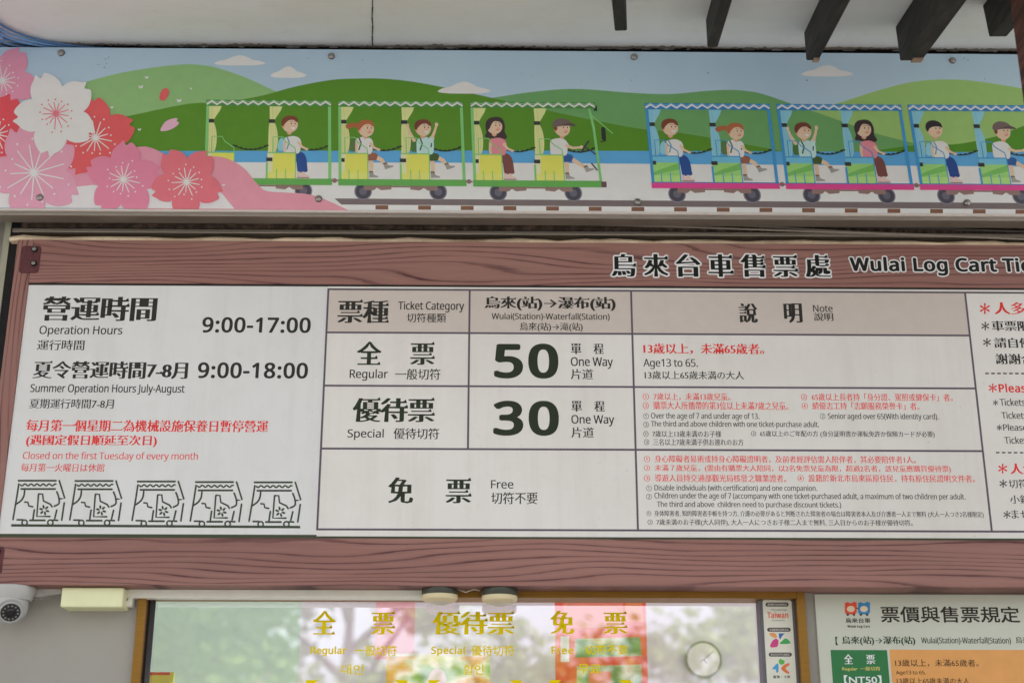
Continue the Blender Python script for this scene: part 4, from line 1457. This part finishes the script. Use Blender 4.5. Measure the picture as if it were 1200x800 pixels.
# dome camera
pc = at(14, 700, 0.02)
M_CAMW = mat((164, 163, 160), 0.35, spec=0.5, var=0.01)
cam_o = thing('security_camera', 'white dome security camera with dark lens hanging under the sign corner', 'camera', (pc.x, 0.02, pc.z-0.07))
zt = zu-0.001
g = MB()
g.lathe([(0.054, 0), (0.054, 0.010), (0.051, 0.020), (0.046, 0.032)], (pc.x-.004, 0.035, zt), (0, 0, -1), M_CAMW, 48)
base = g.build('base', cam_o, smooth=True)
cB = Vector((pc.x-.006, 0.030, zt-0.046))
look = Vector((0.34, -0.76, -0.52)).normalized()
g = MB()
pr = [(0.044*math.sin(R(a)), -0.044*math.cos(R(a))) for a in range(8, 143, 9)]
g.lathe(pr, cB, look, M_CAMW, 48)
g.build('dome', cam_o, smooth=True)
g = MB()
g.lathe([(0.0275, 0.034), (0.0275, 0.0385), (0.025, 0.0395), (0.0235, 0.0375)], cB, look, M_CAMW, 40)
g.build('lens_ring', cam_o, smooth=True)
g = MB()
g.lathe([(0.0233, 0.036), (0.0233, 0.0382), (0.02, 0.0390)], cB, look, mat((46, 44, 44), 0.25, spec=0.5), 40)
g.lathe([(0.012, 0.0385), (0.012, 0.041), (0.008, 0.0425), (0.003, 0.0432)], cB, look, mat((20, 20, 24), 0.08, spec=0.6, var=0), 32)
s = look.orthogonal().normalized()
t_ = look.cross(s)
for k in range(12):
    q = k*math.pi/6
    g.lathe([(0.0022, 0.0384), (0.0022, 0.0400)], cB+(s*math.cos(q)+t_*math.sin(q))*0.0175, look, mat((120, 116, 116), 0.3), 8)
g.build('lens', cam_o, smooth=True)
g = MB()
g.tube([at(36, 699, .05), at(48, 702, .055), at(60, 699.5, .058), at(75, 696, .06)], 0.0022, mat((120, 118, 114), 0.5), 8)
g.build('cable', cam_o, smooth=True)
# two round lamps
for (px, lab) in ((515.5, 'round unlit lamp with black rim hanging at the right end of the white trunking'),
                  (585.5, 'round unlit lamp with black rim hanging where the gold window frame begins')):
    p = at(px, 692, 0.045)
    lp = thing('round_lamp', lab, 'lamp', (p.x, 0.045, zu), 'round lamps under the sign')
    dz = 0.0 if px < 550 else 0.002
    g = MB()
    g.lathe([(0.0440, 0.0), (0.0450, 0.004), (0.0450, 0.013+dz), (0.0435, 0.0155+dz)], (p.x, 0.045, zu-0.0005), (0, 0, -1), mat((64, 64, 56), 0.4), 48)
    g.build('rim', lp, smooth=True)
    g = MB()
    g.lathe([(0.0447, 0.0156+dz), (0.0452, 0.020+dz), (0.0435, 0.0265+dz), (0.036, 0.031+dz), (0.028, 0.033+dz)], (p.x, 0.045, zu-0.0005), (0, 0, -1), mat((200, 186, 150), 0.4), 48)
    g.lathe([(0.027, 0.0325+dz), (0.020, 0.0365+dz), (0.010, 0.0385+dz), (0.002, 0.039+dz)], (p.x, 0.045, zu-0.0005), (0, 0, -1), mat((190, 184, 170), 0.3), 40)
    g.build('diffuser', lp, smooth=True)
# loose wire between the lamps
pts = [at(536, 690, 0.05), at(546, 693.5, 0.045), at(555, 690, 0.045), at(562, 691.5, 0.05)]
g = MB()
g.tube([Vector(p) for p in pts], 0.0016, mat((190, 180, 160), 0.5), 8)
o = g.build('lamp_wire', smooth=True)
o['label'] = 'thin loose wire between the two round lamps'
o['category'] = 'wire'

# ------------------------------------------------------------------ cables
M_BLUE = mat((110, 150, 196), 0.4)
M_BLUE2 = mat((74, 108, 150), 0.4)
cb = thing('cable_bundle', 'bundle of blue data cables running along the top left ceiling corner', 'cables', (at(20, 45, -0.05).x, -0.05, at(20, 45, -0.05).z))
for i in range(6):
    pts = []
    for (px, py) in smooth_pts([(-90, -8+i*5.4), (-20, 14+i*5.2), (6, 29+i*4.4), (26, 38+i*3.3), (52, 45.5+i*2.2), (84, 50.5+i*1.5), (118, 53.5+i*1.0), (165, 56+i*.6)], 6):
        P = onplane(px, py, cp, cn)-cn*(0.007+0.002*(i % 3))
        pts.append(P)
    g = MB()
    g.tube(pts, 0.0034, M_BLUE if i % 3 else M_BLUE2, 10)
    g.build('cable', cb, smooth=True)
g = MB()
P = onplane(3, 40, cp, cn)
g.tube([P+Vector((-0.004, 0.03, -0.003)), P+Vector((0, 0.0, -0.014)), P+Vector((0.004, -0.03, -0.006))], 0.003, M_BLUE, 8)
g.build('cable_tie', cb, smooth=True)
for (pts, rad, rgb, lab) in (
        ([(560, 258), (700, 259), (820, 262), (960, 264.5), (1100, 268), (1320, 276)], 0.0032, (70, 66, 64), 'dark cable sagging along the underside of the banner'),
        ([(640, 262), (800, 266), (930, 270.5), (1060, 275), (1320, 285)], 0.0026, (150, 140, 130), 'grey cable running just below the dark cable under the banner'),
        ([(480, 255.5), (700, 256), (900, 258.5), (1100, 262), (1320, 267)], 0.0042, (160, 154, 148), 'thick pale grey cable close under the banner rail'),
        ([(760, 259), (900, 266), (1010, 272), (1120, 275.5), (1320, 281)], 0.0024, (120, 112, 104), 'thin brown cable slanting down to the right above the sign title'),):
    g = MB()
    g.tube([at(px, py, 0.02) for px, py in smooth_pts(pts, 6)], rad, mat(rgb, 0.5), 8)
    o = g.build('cable', smooth=True)
    o['label'] = lab
    o['category'] = 'cable'

# ------------------------------------------------------------------ timber post at the right edge
YPO = -0.75
p = at(1189, 50, YPO+.12)
g = MB()
g.box((p.x, YPO, 0), (p.x+0.12, YPO+0.12, ceil_z(YPO)-0.003), M_POST)
o = g.build('timber_post', bevel=0.006)
o['label'] = 'dark brown timber post standing in front of the banner at the right edge'
o['category'] = 'post'

# ================================================================== inside the ticket office
def card(name, lab, cat, px0, py0, px1, py1, Y, draw):
    A, B_ = at(px0, py0, Y), at(px1, py1, Y)
    g = MB()
    T_ = thing(name, lab, cat, ((A.x+B_.x)/2, Y, B_.z))
    g.box((A.x, Y, B_.z), (B_.x, Y+0.008, A.z), draw[0])
    sh = g.build('sheet', T_)
    f = Flat(lambda px, py: (at(px, py, Y).x, at(px, py, Y).z), Y)
    for d in draw[1:]:
        f.poly(d[0], mat(d[1], 0.6) if isinstance(d[1], tuple) else d[1])
    f.mb.build('picture', T_)
    return T_
YI = 1.30
def photo_mat(name, stops, scale):
    m, t, b = nodes_of(name)
    t.links.new(ramp(t, noise(t, mapped(t, (1, 1, 1.8)), scale, 3, 0.5), [(p_, [lin(c)*1.1 for c in rgb]) for p_, rgb in stops]), b.inputs['Base Color'])
    b.inputs['Roughness'].default_value = 0.5
    return m
M_LAND = photo_mat('landscape_print', [(0.3, (70, 130, 80)), (0.42, (150, 190, 90)), (0.5, (236, 232, 190)), (0.58, (240, 170, 70)), (0.68, (110, 165, 90)), (0.8, (90, 160, 170))], 5)
M_FOL = photo_mat('foliage_print', [(0.3, (60, 100, 44)), (0.5, (110, 150, 74)), (0.62, (210, 206, 170)), (0.75, (200, 90, 60))], 7)
card('red_poster', 'red orange poster with green photographs behind the window glass', 'poster', 650, 690, 761, 850, YI,
     [mat((220, 42, 22), 0.5),
      ([(660, 706), (730, 706), (730, 735), (660, 735)], (230, 110, 90)), ([(733, 703), (752, 703), (754, 728), (733, 728)], (238, 110, 50)),
      ([(674, 748), (750, 746), (752, 768), (674, 770)], M_FOL), ([(676, 780), (752, 778), (752, 808), (676, 808)], M_FOL),
      ([(657, 745), (667, 745), (667, 775), (657, 775)], (236, 226, 218)), ([(690, 786), (716, 786), (716, 800), (690, 800)], (206, 90, 60))])
card('pink_poster', 'pale pink poster behind the glass under the first gold lettering', 'poster', 441, 690, 485, 772, YI+0.04,
     [mat((240, 150, 164), 0.5), ([(441, 775-5), (485, 767), (485, 771), (441, 771)], (230, 130, 130))])
card('landscape_picture', 'colourful landscape picture propped behind the glass below the discount lettering', 'picture', 453, 765, 574, 850, YI+0.02,
     [M_LAND, ([(453, 765), (574, 765), (574, 768.5), (453, 768.5)], (226, 206, 190)), (smooth_pts([(500, 800), (508, 784), (520, 786), (524, 812), (512, 830), (500, 826)], 3, True), (206, 184, 176))])
card('paper_notice', 'small yellow paper with red top behind the window bottom left', 'paper', 169.5, 787, 199, 850, 0.25,
     [mat((222, 200, 90), 0.5), ([(169.5, 787), (199, 787), (199, 790.5), (169.5, 790.5)], (206, 60, 60))])
# wall clock
p = at(823.5, 773, YP)
ck = thing('wall_clock', 'round white wall clock hanging inside behind the window glass', 'clock', (p.x, YP, p.z-0.055))
rc = abs(at(845, 773, YP).x-p.x)
g = MB()
g.lathe([(rc, 0.0), (rc, 0.022), (rc*.93, 0.026), (rc*.88, 0.022)], (p.x, YP, p.z), (0, -1, 0), mat((120, 116, 112), 0.4), 48)
g.build('rim', ck, smooth=True)
g = MB()
g.lathe([(rc*.872, 0.0), (rc*.872, 0.0228)], (p.x, YP, p.z), (0, -1, 0), mat((226, 226, 218), 0.4), 48)
g.build('dial', ck, smooth=True)
g = MB()
for a, l_, wd in ((R(52), .72, .0035), (R(140), .3, .005), (R(232), .25, .003)):
    s = Vector((math.sin(a), 0, math.cos(a)))
    q = Vector((math.cos(a), 0, -math.sin(a)))*wd/2
    o_ = Vector((p.x, YP-0.0240, p.z))
    g.face([o_-q, o_+q, o_+s*rc*l_+q*.5, o_+s*rc*l_-q*.5], mat((60, 56, 52), 0.5))
g.build('hands', ck)

# ================================================================== trees across the road (mirrored in the glass)
def leaf_mat(name, a, b2):
    m, t, b = nodes_of(name)
    oi = t.nodes.new('ShaderNodeTexCoord')
    t.links.new(ramp(t, noise(t, oi.outputs['Object'], 1.3, 4, 0.7), [(0.35, a), (0.65, b2)]), b.inputs['Base Color'])
    b.inputs['Roughness'].default_value = 0.5
    tl = t.nodes.new('ShaderNodeBsdfTranslucent')
    tl.inputs['Color'].default_value = (*[c*1.4 for c in b2], 1)
    mx = t.nodes.new('ShaderNodeMixShader')
    mx.inputs[0].default_value = 0.35
    out = t.nodes['Material Output']
    t.links.new(b.outputs[0], mx.inputs[1])
    t.links.new(tl.outputs[0], mx.inputs[2])
    t.links.new(mx.outputs[0], out.inputs[0])
    return m
LV = [leaf_mat('green_leaves', (0.09, 0.14, 0.04), (0.2, 0.27, 0.09)), leaf_mat('yellow_green_leaves', (0.11, 0.17, 0.035), (0.24, 0.33, 0.08))]
M_BARK = dark_timber('bark', (96, 82, 70))
def tree(x, y, h, r_, n, kind, lab, base=0.35):
    T_ = thing('broadleaf_tree', lab, 'tree', (x, y, 0), 'trees across the road')
    g = MB()
    g.tube([(x, y, 0), (x+.05, y+.03, h*.25), (x-.06, y, h*.5), (x+.03, y, h*.8)], [.22, .17, .12, .05], M_BARK, 10)
    for k in range(7):
        a = k*2.4
        z0_ = h*(.3+.07*k)
        g.tube([(x, y, z0_), (x+r_*.4*math.cos(a), y+r_*.4*math.sin(a), z0_+h*.12), (x+r_*.75*math.cos(a), y+r_*.75*math.sin(a), z0_+h*.2)], [.08, .05, .02], M_BARK, 7)
    g.build('trunk', T_, smooth=True)
    g = MB()
    cl = []
    for k in range(26):
        a, zz = random.random()*6.283, random.uniform(-1, 1)
        rr = r_*math.sqrt(max(0.05, 1-zz*zz))*random.uniform(.45, .95)
        cl.append((x+rr*math.cos(a), y+rr*math.sin(a), h*(base+.98)/2+zz*h*(.98-base)/2, random.uniform(.4, .85)))
    for i in range(n):
        c = random.choice(cl)
        p_ = Vector((random.gauss(0, .5), random.gauss(0, .5), random.gauss(0, .42)))*c[3]+Vector(c[:3])
        s = random.uniform(.10, .21)
        u = Vector((random.gauss(0, 1), random.gauss(0, 1), random.gauss(0, .6))).normalized()
        v = u.orthogonal().normalized()
        v = Matrix.Rotation(random.random()*6.28, 3, u) @ v
        g.face([p_-u*s, p_+v*s*.45, p_+u*s, p_-v*s*.45], LV[kind])
    g.build('crown', T_)
for (x, y, h, r_, n, kind, lab, bs) in (
        (-5.4, -17, 7.8, 3.0, 7600, 1, 'bushy yellow green tree mirrored at the far left of the window', .2),
        (-2.4, -20, 7.0, 2.4, 4600, 1, 'yellow green tree mirrored left of the gold lettering', .3),
        (-0.2, -24, 5.6, 2.0, 2200, 1, 'low pale tree mirrored behind the first gold lettering', .35),
        (2.6, -26, 5.8, 1.9, 1800, 0, 'thin green tree mirrored behind the red poster', .35),
        (5.4, -22, 6.4, 2.1, 2200, 1, 'loose yellow green tree mirrored beside the wall clock', .35)):
    tree(x, y, h, r_, n, kind, lab, bs)
